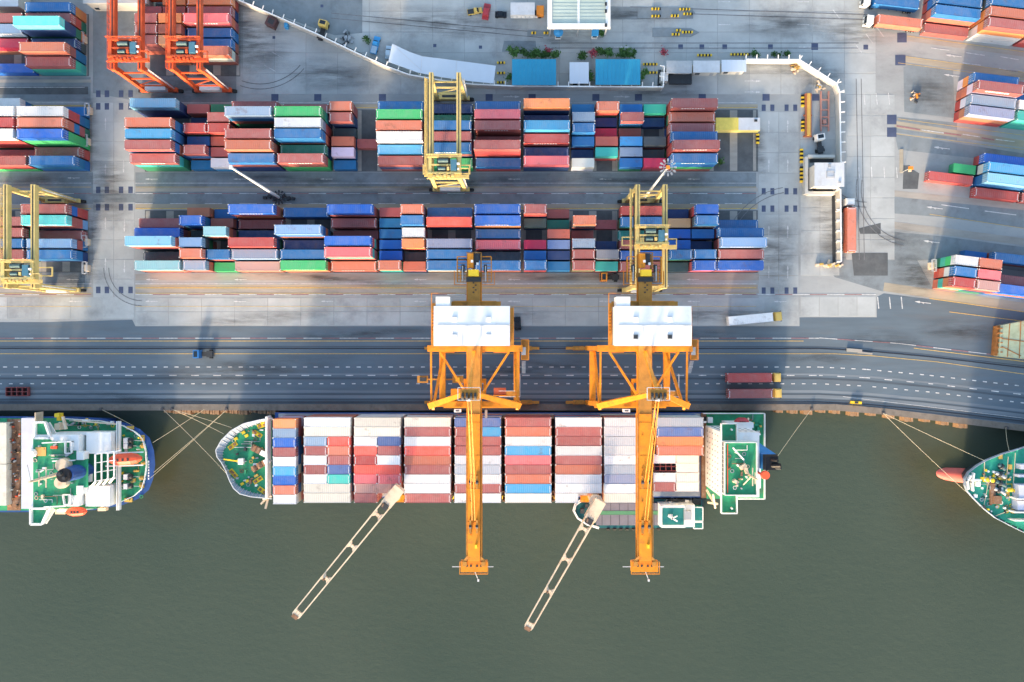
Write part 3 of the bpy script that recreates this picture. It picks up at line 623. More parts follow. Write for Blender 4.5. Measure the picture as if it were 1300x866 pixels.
# =============== SHIP TO SHORE CRANES
def sts(px_boom, tail, kind):
    cx = (px_boom - NX) * (H - 38) / F
    t = thing('quay_crane', f'orange ship to shore gantry crane with white machine house, {tail}', 'crane', (cx, 0, 0), 0, 'ship to shore cranes on the quay')
    yl, yw = -.9, -15.8
    def Y(py, z): return -(py - NY) * (H - z) / F
    def X(dpx, z): return dpx * (H - z) / F
    W = 9.9
    # legs and sill beams
    for sx_ in (-1, 1):
        for y in (yl, yw):
            ytop = Y(442.5, 36) if y == yl else Y(513, 36)
            m = MB(OR); m.beam((sx_ * W, y, 1.6), (sx_ * W, ytop, 36), 1.25, 1.25, 1.1, 1.1); lg = m.build('leg', t)
            bm_ = MB(OR2); bm_.box(sx_ * W - 3.4, sx_ * W + 3.4, y - .45, y + .45, 1.0, 1.9)
            for k in (-2.4, 2.4): bm_.box(sx_ * W + k - 1.5, sx_ * W + k + 1.5, y - .6, y + .6, .45, 1.15)
            bm_.box(sx_ * (W + 4.6) - 1.3, sx_ * (W + 4.6) + 1.3, y - .4, y + .4, .5, 1.2)
            bo = bm_.build('bogie', t)
            for k in (-3.4, -1.4, 1.4, 3.4):
                wl_ = MB(DARK); wl_.tube((sx_ * W + k, y - .2, .45), (sx_ * W + k, y + .2, .45), .42, n=10); wl_.build('wheel', bo)
    m = MB(OR)
    for sx_ in (-1, 1):
        m.beam((sx_ * W * .97, yl - .7, 13.5), (sx_ * W * .97, yw + .7, 13.5), 1.5, 1.7)
        m.build('portal_tie', t); m = MB(OR)
    m.beam((-W + .7, yw, 14.5), (W - .7, yw, 14.5), .9, 1.2); m.build('sill_beam', t)
    m = MB(OR); m.beam((-W + .7, yl, 14.5), (W - .7, yl, 14.5), .9, 1.2); m.build('sill_beam', t)
    # top frame
    y0, y1 = Y(442.5, 37), Y(513.5, 37)
    m = MB(OR); m.box(-X(57, 37) - .4, X(59, 37) + .4, y0 - .75, y0 + .75, 36.2, 38.0)
    for k in (-6.2, 0.8, 6.0): m.box(k - 1.6, k + 1.6, y0 - .95, y0 - .76, 36.4, 37.6)
    m.build('rear_portal_beam', t)
    m = MB(OR); m.beam((-W - .7, y1, 35.5), (W + .8, y1, 35.5), 1.2, 1.4); m.build('front_portal_beam', t)
    for sx_ in (-1, 1):
        m = MB(OR); m.beam((sx_ * (W + .25), y1 - .3, 36.4), (sx_ * .9, Y(500, 56), 55.5), 1.4, 1.3, .9, .9); m.build('a_frame_leg', t)
        m = MB(OR); m.beam((sx_ * (W + .05), y0 - .8, 37.3), (sx_ * (W + .05), y1 + .5, 36.6), .42, .42); m.build('side_strut', t)
        m = MB(OR); m.beam((sx_ * W * .8, y0 - .8, 37.4), (sx_ * 1.2, y1 + 1.6, 37.4), .5, .5); m.build('diagonal_brace', t)
        m = MB(OR); m.beam((sx_ * W * .93, yl - .7, 14.4), (sx_ * (W - .1), yw + .9, 34.5), .62, .62); m.build('side_diagonal', t)
    ap = Y(500, 56)
    m = MB(OR); m.beam((0, ap, 55.4), (0, y0 - .5, 38.6), .75, .75); m.build('backstay', t)
    m = MB(OR2); m.box(-1.9, 1.9, ap - .9, ap + .9, 54.9, 56.2)
    m.use(DARK)
    for k in (-1.3, -.45, .45, 1.3): m.tube((k - .22, ap - .5, 56.5), (k + .22, ap - .5, 56.5), .75, n=12)
    m.use(WHT); m.box(-.5, .3, ap - 1.5, ap - .95, 55.6, 56.6); m.use(LGREY); m.rail([(-2.3, ap - 1.3, 55.6), (2.3, ap - 1.3, 55.6), (2.3, ap + 1.3, 55.6), (-2.3, ap + 1.3, 55.6)], 1.1, 1.2, .07, True)
    m.build('apex_sheaves', t)
    # boom: box girder with a running rail either side
    yb, ytip = Y(388, 40), Y(712, 39)
    hinge = y1 - 2.0
    m = MB(OR); m.box(-1.38, 1.38, ytip, hinge, 37.2, 39.6)
    for s in (-1, 1): m.box(s * 1.72 - .14, s * 1.72 + .14, ytip, hinge, 37.0, 37.5)
    m.use(OR2)
    for s in (-1, 1):
        m.box(s * 1.55 - .165, s * 1.55 + .165, ytip, hinge, 38.6, 38.8)
    m.use(OR)
    k = hinge - 2
    while k > ytip + 2:
        m.box(-1.38, 1.38, k - .08, k + .08, 39.6, 39.66); m.box(-.9, -.6, k - 3.2, k - 2.8, 39.6, 39.8); k -= 7.5
    bo = m.build('boom', t)
    m = MB(OR2)
    for s in (-1, 1): m.rail([(s * 1.72, hinge - 1, 38.7), (s * 1.72, ytip + 1, 38.7)], 1.0, 2.5, .06)
    m.build('railing', bo)
    for yy in (Y(611, 39), Y(667, 39)):
        for s in (-1, 1): m = MB(OR2); m.box(s * .75 - .22, s * .75 + .22, yy - 1.5, yy + 1.5, 39.6, 40.6); m.use(DARK); m.tube((s * .75 - .3, yy, 40.4), (s * .75 + .3, yy, 40.4), .45); m.build('stay_bracket', bo)
    m = MB(ORY, WHT); m.box(.3, .8, Y(692, 39) - .4, Y(692, 39) + .4, 39.6, 40.6); m.build('boom_light', bo)
    m = MB(OR); m.box(-3.05, 3.05, Y(727, 39), Y(713.5, 39), 37.0, 38.7)
    m.use(OR2)
    for s in (-1, 1):
        m.beam((s * 2.4, Y(714, 39), 38.5), (s * 1.1, Y(705, 39), 38.9), .5, .8); m.box(s * 2.1 - .5, s * 2.1 + .5, Y(719, 39), Y(713, 39), 38.7, 39.1)
    m.use(DARK)
    for s in (-1, 1):
        for k in (.7, 1.6): m.tube((s * k, Y(719, 39), 38.68), (s * k, Y(719, 39), 38.78), .26)
    m.build('boom_tip', bo)
    m = MB(OR); m.rail([(-3.2, Y(728, 39), 38.7), (3.2, Y(728, 39), 38.7)], 1.1, 1, .06); m.rail([(-3.2, Y(713, 39), 38.7), (-3.2, Y(728, 39), 38.7)], 1.1, 1, .06); m.rail([(3.2, Y(713, 39), 38.7), (3.2, Y(728, 39), 38.7)], 1.1, 1, .06)
    m.use(LGREY); m.beam((-5, Y(720.5, 39), 38.4), (-3, Y(720.5, 39), 38.4), .14); m.beam((3, Y(720.5, 39), 38.4), (4.4, Y(720.5, 39), 38.4), .14); m.beam((.2, Y(727, 39), 38.6), (.9, Y(737, 39), 38.2), .12); m.cbox((.95, Y(738, 39), 38.3), .4, .5, .4)
    m.build('tip_walkway', bo)
    # forestays
    for yy, s in ((Y(611, 40), .0), (Y(660, 40), .0)):
        m = MB(OR); m.beam((-.32, ap - .9, 55.6), (-.32 + s, yy, 40.6), .13, .13); m.beam((.32, ap - .9, 55.6), (.32 + s, yy, 40.6), .13, .13); m.build('forestay', t)
    # rear girder and the end platform
    m = MB(OR2); m.box(-1.45, 1.45, hinge, Y(352, 39), 37.0, 39.4)
    m.use(OR); m.box(-1.75, -1.46, hinge, Y(352, 39), 37.6, 38.1); m.box(1.46, 1.75, hinge, Y(352, 39), 37.6, 38.1)
    m.use(DARK)
    for k in range(6): m.box(-.25 + (k % 2) * .5, .1 + (k % 2) * .5, Y(372 - 3 * k, 39), Y(370.6 - 3 * k, 39), 39.4, 39.52)
    m.build('rear_girder', t)
    m = MB(ORY); m.box(-1.15, 1.15, Y(351, 39.6), Y(343, 39.6), 39.0, 41.0); m.use(OR); m.box(-1.4, -.1, Y(340, 39.6), Y(322, 39.6), 38.2, 40.0); m.use(DARK); m.box(.1, 1.1, Y(336, 39), Y(322, 39), 38.3, 39.3)
    m.box(-1.7, 1.7, Y(358, 39), Y(352, 39), 39.0, 39.7); m.use(OR2); m.box(-1.8, 1.8, Y(352, 39), Y(346, 39), 37.3, 38.3); m.box(-1.7, -1.4, Y(346, 39), Y(322, 39), 37.3, 38.0); m.box(1.4, 1.7, Y(346, 39), Y(322, 39), 37.3, 38.0); m.rail([(-1.7, Y(321, 39), 38), (1.7, Y(321, 39), 38), (1.7, Y(340, 39), 38)], 1.4, 1.2, .1); m.use(WHT); m.box(-.6, -.1, Y(334, 39), Y(331, 39), 40, 40.6); m.box(.6, 1.1, Y(337, 39), Y(334, 39), 39.3, 40.1)
    cw = m.build('counterweight', t)
    for s in (-1, 1):
        m = MB(OR2); xa, xb = s * 1.9, s * 3.9
        yq = Y(358, 38)
        while yq < Y(326, 38): m.box(min(xa, xb), max(xa, xb), yq, yq + .16, 36.9, 37.05); yq += .72
        m.box(xb - .1, xb + .1, Y(358, 38), Y(326, 38), 36.85, 37.06); m.use(OR); m.rail([(xb, Y(326, 38), 37.05), (xb, Y(358, 38), 37.05)], 1.3, 1.6, .1); m.rail([(xa, Y(326, 38), 37.05), (xb, Y(326, 38), 37.05)], 1.3, 1.0, .1)
        m.rail([(s * 3.1, Y(344, 38), 37.05), (s * 3.1, Y(358, 38), 37.05)], 1.6, 1.2, .1); m.rail([(s * 4.6, Y(344, 38), 36), (s * 4.6, Y(360, 38), 36)], 1.3, 1.2, .1); m.rail([(s * 1.9, Y(361, 38), 36), (s * 4.6, Y(361, 38), 36)], 1.3, 1.2, .1)
        m.use(DARK); m.box(s * 2.55 - .35, s * 2.55 + .35, Y(345, 38), Y(336, 38), 37.05, 38.4); m.use(LGREY); m.box(s * 2.6 - .09, s * 2.6 + .09, Y(357, 38), Y(338, 38), 37.1, 38.6)
        m.build('service_platform', t)
    # machine house
    hz0, hz1 = 38.9, 43.6
    hx0, hx1 = X(-49, hz1), X(46.5, hz1)
    if kind == 2: hx0, hx1 = X(-42, hz1), X(54.5, hz1)
    ym = Y(413, hz1); ya, yb_ = Y(389.2, hz1), Y(438.5, hz1)
    m = MB(HOUSE); m.box(hx0, hx1, yb_, ya, hz0, hz1 - .35)
    h = m.build('machine_house', t)
    for a_, b_ in ((ya, ym + .05), (ym - .05, yb_)):
        m = MB(HOUSE); o = .12
        za, zb = (hz1 - .33, hz1) if a_ == ya else (hz1, hz1 - .33)
        s = 1 if a_ == ya else -1
        aa, bb = (a_ + o, b_) if s > 0 else (a_, b_ - o)
        m.hexa([(hx0 - o, bb, zb - .09), (hx1 + o, bb, zb - .09), (hx1 + o, aa, za - .09), (hx0 - o, aa, za - .09), (hx0 - o, bb, zb), (hx1 + o, bb, zb), (hx1 + o, aa, za), (hx0 - o, aa, za)])
        m.build('roof_panel', h)
    m = MB(LGREY); m.box(hx0 + .8, hx1 - .1, ym - .12, ym + .12, hz1 + .005, hz1 + .1); m.build('ridge_cap', h)
    for k in range(1, 8):
        m = MB(LGREY); xx = hx0 + (hx1 - hx0) * k / 8; m.hexa([(xx - .04, yb_ + .1, hz1 - .33), (xx + .04, yb_ + .1, hz1 - .33), (xx + .04, ym - .15, hz1 - .0), (xx - .04, ym - .15, hz1 - .0), (xx - .04, yb_ + .1, hz1 - .27), (xx + .04, yb_ + .1, hz1 - .27), (xx + .04, ym - .15, hz1 + .06), (xx - .04, ym - .15, hz1 + .06)]); m.build('roof_seam', h)
    for fx in (.27, .72):
        for fy, dk in ((.33, False), (.78, kind == 2)):
            x = hx0 + (hx1 - hx0) * fx; y = ya + (yb_ - ya) * fy
            m = MB(HOUSE if not dk else GREY); zz = hz1 - .2 + .0
            m.box(x - .55, x + .55, y - .5, y + .5, hz1 - .25, hz1 + .1); 
            if dk: m.use(DARK); m.box(x - .45, x + .45, y - .4, y + .4, hz1 + .1, hz1 + .12)
            m.use(GREY); m.box(x - .5, x + .5, y + .5, y + .56, hz1 - .2, hz1 + .06); m.build('roof_hatch', h)
    m = MB(HOUSE); m.box(hx0 + .3, hx0 + 3.4, ya + .14, ya + 2.2, hz0, hz1 - .5); m.build('electrical_room', t)
    m = MB(OR2); m.box(hx0 - 1.0, hx0 - .1, yb_, ya + 1, hz0 - .2, hz0 - .05); m.box(hx1 + .05, hx1 + .9, yb_, ya, hz0 - .2, hz0 - .05); m.box(hx0 - .3, hx1 - 2, ya + .2, ya + 1.4, hz0 - .35, hz0 - .2)
    m.use(OR); m.rail([(hx0 - 1, yb_, hz0 - .05), (hx0 - 1, ya + 3.2, hz0 - .05), (hx0 + 4.5, ya + 3.2, hz0 - .05)], 1.2, 1.1, .08); m.rail([(hx1 + .9, yb_, hz0), (hx1 + .9, ya, hz0)], 1.2, 1.1, .08)
    m.rail([(hx0 + 4, ya + 1.4, hz0 - .2), (hx1 - 3, ya + 1.4, hz0 - .2)], 1.1, 1.2, .07)
    for k in range(7): m.cbox((hx0 - .75, ya - 1 - k * .75, hz0 + .5), .5, .3, .9)
    m.build('house_walkway', t)
    # stairs, ladder cage, power cabin, cab under the boom
    m = MB(OR); 
    m.rail([(W + .9, y0 + 2, 36), (W + 2.6, y0 + 2, 36), (W + 2.6, y0 - 2.6, 36), (W + .9, y0 - 2.6, 36)], 1.2, .8, .09, True); m.use(OR2); m.box(W + .9, W + 2.6, y0 - 2.6, y0 + 2, 35.8, 36); m.use(GREY); m.box(W + .9, W + 1.9, y0 - 1.5, y0 + .3, 36.0, 37.6)
    for k in range(9): m.box(W + 1.0, W + 1.9, y0 - 3.2 - k * .33, y0 - 2.95 - k * .33, 35.6 - k * .36, 35.75 - k * .36)
    m.build('stair_tower', t)
    m = MB(OR2); m.box(W - 4.6, W + .6, y1 + 1.0, y1 + 2.4, 24, 24.15); m.use(LGREY); m.rail([(W - 4.6, y1 + 1.0, 24.15), (W + .6, y1 + 1.0, 24.15), (W + .6, y1 + 6.5, 24.15)], 1.1, 1, .07); m.rail([(W - 4.6, y1 + 2.4, 24.15), (W - .4, y1 + 2.4, 24.15)], 1.1, 1, .07); m.build('access_walkway', t)
    cab = MB(OR); ox = -4.6 if kind == 1 else 2.6
    cab.box(-2.6, 2.6, Y(486, 35), Y(481, 35), 34.0, 35.4); cab.box(-2.6, 2.6, Y(503, 35), Y(498, 35), 34.0, 35.4); cab.box(-2.6, -2.0, Y(503, 35), Y(481, 35), 34.2, 35.2); cab.box(2.0, 2.6, Y(503, 35), Y(481, 35), 34.2, 35.2); cab.use(DARK); cab.box(-.9, .9, Y(497, 35), Y(488, 35), 34.2, 35.6)
    cab.build('trolley', t)
    m = MB(OR); m.box(ox - 1.2, ox + 1.2, Y(502, 33), Y(494, 33), 30.4, 32.8); m.use(GLASS); m.box(ox - 1.0, ox + 1.0, Y(503, 33), Y(502.1, 33), 30.6, 32.0); m.build('operator_cab', t)
    m = MB(mat('motor_red', (.42, .09, .04), .6) if kind == 1 else OR2); m.box(4.0, 7.0, Y(502, 25), Y(493, 25), 22.5, 24.2)
    m.use(OR); m.box(3.9, 7.1, Y(503, 25), Y(502.1, 25), 22.4, 24.4); m.build('winch_box', t)
    for s in (-1, 1):
        m = MB(DARK); m.beam((s * 1.3, Y(482, 34), 34), (s * 1.3, Y(482, 34), 14), .08); m.beam((s * 1.3, Y(500, 34), 34), (s * 1.3, Y(500, 34), 14), .08); m.build('hoist_rope', t)
    if kind == 1:
        m = MB(OR2); m.box(-16.2, -4.4, Y(482.6, 12), Y(480.8, 12), 12, 12.6)
        for s in (-1, 1):
            xa = -10.3 + s * 4.6
            m.box(xa - 1.4, xa + 1.4, Y(486, 12), Y(477, 12), 12.05, 12.7)
        m.use(DARK); m.box(-15.6, -13.9, Y(484, 12), Y(479, 12), 12.7, 13.1); m.use(YDECK); m.box(-6.3, -5.2, Y(484, 12), Y(479.4, 12), 12.7, 13.1)
        m.build('spreader', t)
    else:
        m = MB(OR2); m.tube((3.6, yl - 1, 3), (6.4, y1 + 1.5, 26), .75, .75); m.build('cable_chute', t)
        m = MB(LGREY); m.rail([(5.2, Y(488, 30), 30), (5.2, Y(512, 30), 30), (8.8, Y(512, 30), 30)], 1.1, 1, .07); m.build('cab_gangway', t)
    m = MB(WHT); m.box(X(-26, 37) , X(-17, 37), Y(523.6, 37), Y(519.8, 37), 35.6, 36.8); m.use(DARK); m.box(X(-24, 37), X(-19, 37), Y(522.6, 37), Y(521, 37), 36.8, 36.84); m.build('sign_box', t)
    m = MB(CREAM); m.box(X(13, 37), X(16, 37), Y(531, 37), Y(521, 37), 35.2, 36.4); m.build('floodlight_bank', t)
    return t
sts(602, 'left of the pair', 1)
sts(818, 'right of the pair', 2)

# =============== RUBBER TYRED GANTRY CRANES
TGREY = mat('winch_teal_grey', (.07, .13, .14), .6, var=.3, scale=1)
CABT = mat('crane_cab_slate', (.06, .17, .24), .5, var=.2, scale=1)
def rtg(cx_px, y_top, y_bot, m0, label, tro_y, half=3.45, ground=None, cab=CABT, group='yard gantry cranes', spread=None, dxt=0.0):
    """cx_px: ground pixel x of the crane, y_top / y_bot: ground pixel rows of its two wheel lines; tro_y: top pixel row of the trolley"""
    Zt = 20.3
    p = P(cx_px, (y_top + y_bot) / 2); t = thing('yard_gantry_crane', label, 'crane', (p.x, p.y, 0), 0, group)
    L2 = (y_bot - y_top) * G / 2
    for s in (-1, 1):
        m = MB(m0); m.box(s * half - .55, s * half + .55, -L2 - .8, L2 + .8, Zt - 1.7, Zt); gd = m.build('girder', t)
        m = MB(STEEL); m.box(s * half - .09, s * half + .09, -L2 - .6, L2 + .6, Zt + .005, Zt + .16); m.build('trolley_rail', gd)
    m = MB(m0); m.box(-half - 1.75, -half - 1.1, -L2, L2, Zt - 2.2, Zt - 2.05); m.rail([(-half - 1.75, -L2, Zt - 2.05), (-half - 1.75, L2, Zt - 2.05)], 1.1, 1.6, .09); m.use(DARK); m.box(-half - .95, -half - .62, -L2 * .9, L2 * .9, Zt - 1.5, Zt - 1.2); m.build('side_walkway', t)
    for sy in (-1, 1):
        for s in (-1, 1):
            m = MB(m0); m.beam((s * half, sy * L2, Zt - 1.7), (s * (half + .55), sy * L2, 2.0), 1.0, 1.15, .85, .95); m.build('leg', t)
        m = MB(m0); m.box(-half - 1.6, half + 1.6, sy * L2 - .55, sy * L2 + .55, 1.35, 2.35); sb = m.build('sill_beam', t)
        for zt in (5.5, 11, 15.5):
            f_ = .55 * (1 - (zt - 2) / 16.6); m = MB(m0); m.beam((-half - f_, sy * L2, zt), (half + f_, sy * L2, zt), .34, .4); m.build('leg_tie', t)
        m = MB(m0); m.beam((-half - .4, sy * L2, 5.7), (half + .25, sy * L2, 10.8), .22, .26); m.build('diagonal_brace', t)
        m = MB(LGREY); zq = 3.0
        while zq < 18: m.box(half + .55, half + 1.2, sy * L2 - .12, sy * L2 + .12, zq, zq + .12); zq += .75
        m.beam((half + 1.2, sy * L2, 3), (half + 1.2, sy * L2, 18.4), .1); m.build('ladder', t)
        for s in (-1, 1):
            m = MB(DARK); m.box(s * (half + 1.1) - 1.35, s * (half + 1.1) + 1.35, sy * L2 - .4, sy * L2 + .4, .7, 1.34); bo = m.build('bogie', sb if False else t)
            for k in (-.9, .9):
                wm_ = MB(RUBBER, GREY); xx = s * (half + 1.1) + k; wm_.tube((xx, sy * L2 - .32, .75), (xx, sy * L2 + .32, .75), .75, n=14); wm_.use(GREY); wm_.tube((xx, sy * L2 - .36, .75), (xx, sy * L2 + .36, .75), .3, n=10); wm_.build('wheel', bo)
    # power pack on one sill
    m = MB(m0); m.box(-half + .4, half - 1.2, L2 - .95, L2 + .95, 2.4, 4.3); m.use(DARK); m.box(-half + 1.2, half - 2, L2 - .5, L2 + .5, 4.3, 4.36); pk = m.build('power_pack', t)
    m = MB(LGREY); m.box(-half + .6, half - .8, -L2 - .8, -L2 + .8, 2.4, 4.2); m.build('control_cabinet', t)
    # trolley with cab
    yt = -(tro_y - NY) * (H - Zt) / F - p.y; d = dxt
    m = MB(m0); m.box(-half - .8, half + .8, yt - 2.3, yt - 1.8, Zt + .2, Zt + .9); m.box(-half - .8, half + .8, yt + 1.8, yt + 2.3, Zt + .2, Zt + .9)
    m.box(-half - .6, -half + .2, yt - 1.8, yt + 1.8, Zt + .25, Zt + .8); m.box(half - .2, half + .6, yt - 1.8, yt + 1.8, Zt + .25, Zt + .8)
    m.box(-half + .2, half - .2, yt - .2, yt + .2, Zt + .3, Zt + .7)
    tr = m.build('trolley', t)
    m = MB(DARK); m.box(-1.9, 1.4, yt - 1.7, yt - .3, Zt + .3, Zt + .5); m.box(-1.9, 1.4, yt + .3, yt + 1.7, Zt + .3, Zt + .5); m.use(TGREY); m.tube((-1.6, yt + 1.0, Zt + .9), (.9, yt + 1.0, Zt + .9), .5, n=12); m.tube((-1.6, yt - 1.0, Zt + .9), (.2, yt - 1.0, Zt + .9), .38, n=12); m.use(m0); m.box(.6, 1.2, yt - 1.4, yt - .6, Zt + .5, Zt + 1.2); m.build('hoist_drum', tr)
    m = MB(cab); m.box(half - 1.9, half - .4, yt - 1.5, yt + 1.2, Zt - 2.2, Zt + 1.3); m.use(WHT); m.box(half - .35, half + .35, yt - .1, yt + .4, Zt + .9, Zt + 1.3); m.box(half - .2, half + .2, yt - 1.3, yt - .9, Zt + .9, Zt + 1.2); m.build('operator_cab', tr)
    m = MB(m0); m.box(-half - .9, half + 2.6, yt - 3.4, yt - 2.4, Zt + .1, Zt + .22); m.rail([(-half - .9, yt - 3.5, Zt + .2), (half + 2.6, yt - 3.5, Zt + .2)], 1.1, 1.1, .09); m.rail([(-half - .9, yt + 2.4, Zt + .9), (half + .9, yt + 2.4, Zt + .9)], 1.1, 1.1, .09)
    m.rail([(half + .8, yt - 3.4, Zt + .2), (half + 2.6, yt - 3.4, Zt + .2), (half + 2.6, yt - 1.0, Zt + .2), (half + .8, yt - 1.0, Zt + .2)], 1.1, .8, .09)
    for k in range(6): m.cbox((-half + .7 + k * .95, yt - 2.9 + .25 * (k % 2), Zt + .6), .7, .5, .7)
    m.build('trolley_platform', tr)
    if spread is not None:
        m = MB(m0); z = spread; xx = -1.0
        m.box(-6.1, 6.1, yt - 1.2, yt - .95, z, z + .3); m.box(-6.1, 6.1, yt + .95, yt + 1.2, z, z + .3)
        for k in (-6.1, 5.8): m.box(k, k + .3, yt - .95, yt + .95, z, z + .3)
        m.box(-1.3, 1.3, yt - .8, yt + .8, z + .1, z + .9); m.build('spreader', t)
        m = MB(DARK)
        for a_ in (-1, 1):
            for b_ in (-1, 1): m.beam((a_ * 1.1, yt + b_ * .7, z + .9), (a_ * 1.4, yt + b_ * 1.1, Zt), .06)
        m.build('hoist_rope', t)
    return t
rtg(573.5, 127.5, 242, RT, 'pale yellow yard gantry crane astride the upper middle block', 210, spread=15.5)
rtg(811.8, 256.6, 369, RT, 'pale yellow yard gantry crane beside the right quay crane', 299, spread=9)
rtg(82.7, 256.6, 369, RT, 'pale yellow yard gantry crane at left edge of the picture', 343, spread=16)
rtg(206, 3, 117, RR, 'orange red yard gantry crane, left of the parked pair', 62, group='parked orange red gantry cranes')
rtg(273.8, 3, 117, RR, 'orange red yard gantry crane, right of the parked pair', 62, group='parked orange red gantry cranes')
# =============== SHIPS
def bx(m, px0, px1, py0, py1, z0, z1):      # a box whose top face covers those photo pixels
    a, c = P(px0, py1, z1), P(px1, py0, z1); m.box(a.x, c.x, a.y, c.y, z0, z1); return m
def prail(m, pts, z, h=1.1, step=2.2, w=.08, closed=False): return m.rail([P(x, y, z) for x, y in pts], h, step, w, closed)
def begin(t): MB.OFF = Vector(t.location)
def end(): MB.OFF = Vector((0, 0, 0))
# ---- container ship in the middle
loc = P(620, 578, WZ)
S = thing('container_ship', 'container ship fully loaded alongside the quay, green decks and white bridge at right', 'ship', loc); begin(S)
NYs, SYs, XB, XS = -18.55, -41.95, (345 - NX) * .2139, 66.4
m = MB(HULLB); m.hexa([(XB, SYs + 1, -6), (XS - 3, SYs + 1, -6), (XS - 3, NYs - 1, -6), (XB, NYs - 1, -6), (XB, SYs, 1.2), (XS, SYs, 1.2), (XS, NYs, 1.2), (XB, NYs, 1.2)])
m.build('hull', S)
m = MB(GREY)
m.box(XB + 1, 49.6, SYs + .3, NYs - .3, 1.2, 1.32); m.build('main_deck', S)
top = [(345.4, 530), (329.7, 532.3), (308.7, 537.4), (292.5, 546.5), (280.4, 558.7), (273.2, 571.6), (274.7, 580), (280.4, 587.5), (286, 598), (290.5, 610), (296, 620.5), (304, 627.6), (318.4, 631.4), (345.4, 634)]
bot = [(345.4, 532.5), (330, 536.5), (314, 542.5), (299.5, 551.5), (288.5, 563.5), (282.6, 573), (281.8, 580), (284, 586.5), (289.5, 597), (294.5, 607.5), (300.5, 615.5), (308.5, 621.5), (322, 626.5), (345.4, 630)]
tz, dz = 6.0, 4.2
Tp = [P(x, y, tz) for x, y in top]; Bp = [P(x, y, dz) for x, y in bot]
cyl = -30.2
Wl = [Vector((XB + (p.x - XB) * .80, cyl + (p.y - cyl) * (.93 if i in (0, 13) else .62), -6)) for i, p in enumerate(Bp)]
m = MB(HULLB); m.loft([Wl, Bp]); m.build('bow_hull', S)
m = MB(HULLG, WHT)
n = len(Tp)
for i in range(n - 1):
    m.use(HULLG)
    a0, a1, b0, b1 = Bp[i], Bp[i + 1], Tp[i], Tp[i + 1]; inn = Vector((.0, 0, 0))
    cen = Vector((XB + 2, cyl, 0)); k = .16
    def inw(v): d = (cen - v); d.z = 0; return v + d.normalized() * k
    m.add([a0, a1, b1, b0, inw(a0), inw(a1), inw(b1), inw(b0)], [(0, 1, 2, 3), (7, 6, 5, 4), (3, 2, 6, 7)])
    m.use(LGREY); L_ = (a1 - a0).length; c_ = max(2, int(L_ / .95))
    for j in range(c_):
        f_ = j / c_; p0 = inw(inw(a0.lerp(a1, f_))) ; p1 = inw(b0.lerp(b1, f_)); m.beam(p0 + Vector((0, 0, .05)), p1, .09, .28)
    m.beam(inw(b0) + Vector((0, 0, .06)), inw(b1) + Vector((0, 0, .06)), .2, .12)
m.build('bulwark', S)
dk = MB(DECKG); dk.prism([(v.x, v.y) for v in Bp], dz + .0, dz + .06); dk.build('forecastle_deck', S)
m = MB(WHT); m.box(XB - .6, XB - .05, SYs + 1.1, NYs - .6, dz + .06, dz + 3.4); m.build('breakwater', S)
def deckbox(name, parent, m0, cx, cy, L_, W_, rot, z, h, inner=None):
    m = MB(m0); p = P(cx, cy, z); m.cbox((p.x, p.y, z + h / 2), L_, W_, h, rot)
    if inner:
        m.use(inner)
        for k in (-.25, .25): m.cbox((p.x + math.cos(rot) * L_ * k, p.y + math.sin(rot) * L_ * k, z + h + .1), L_ * .26, W_ * .5, .22, rot)
    return m.build(name, parent)
zf = dz + .07
for cx, cy, rr in ((295.6, 566, 35), (327, 551, -32), (333, 540, 20), (296.5, 601, -48), (327.5, 609.5, 33), (333.5, 623, -35)): deckbox('fairlead_mount', S, YDECK, cx, cy, 2.7, 1.2, R(rr), zf, .16, RUST)
for cx, cy in ((309.5, 549), (313.5, 553), (300, 557), (308, 614), (314.5, 610.5), (334, 536.8)): deckbox('bollard', S, YDECK, cx, cy, .9, .7, .5, zf, .5)
m = MB(WHT); bx(m, 302, 308.6, 582.5, 590, zf, 5.6); m.build('deck_locker', S)
m = MB(YDECK); a = P(305, 586, 4.4); m.beam(a, P(284, 583, 9.6), .3, .3); m.build('foremast', S)
for x0, y0, x1, y1 in ((320, 567.5, 337, 576), (320, 596.5, 342, 584)):
    m = MB(RUST); p, q_ = P(x0, y0, 5), P(x1, y1, 5); m.beam(p, q_, .7, .9); d = (q_ - p).normalized()
    for k in (.15, .45, .75): c_ = p.lerp(q_, k); nn = Vector((-d.y, d.x, 0)); m.tube(c_ - nn * .8, c_ + nn * .8, .75, n=12)
    m.use(WHT); c_ = p.lerp(q_, .92); m.cbox((c_.x, c_.y, 5.4), 1.6, 1.3, 1.6, math.atan2(d.y, d.x)); m.build('anchor_windlass', S)
m = MB(CREAM); p = P(340, 634, 4); m.beam(p, P(337, 646, 4.5), .5, .5); m.beam(P(343, 628, 4), P(331, 640, 4.6), .45, .45); m.beam(P(345, 630, 6), P(334, 634, 5), .4, .4); m.build('accommodation_ladder', S)
for px in (381.4, 447.2, 511, 575.2, 639, 703, 765, 828.8):    # lashing bridges in the gaps between the bays
    m = MB(RUST); x = sx(px); m.box(x - .42, x + .42, SYs + .8, NYs - .8, 1.3, 3.0)
    for k in range(10): y = NYs - .9 - k * 2.45; m.box(x - .3, x + .3, y - .12, y + .12, 3.0, 8.5)
    m.build('lashing_bridge', S)
for px in (383, 511, 575, 639, 703, 765): m = MB(YDECK); p = P(px, 632, 2); m.box(p.x - .35, p.x + .35, SYs - .05, SYs + .9, 1.33, 3.3); m.build('ladder_post', S)
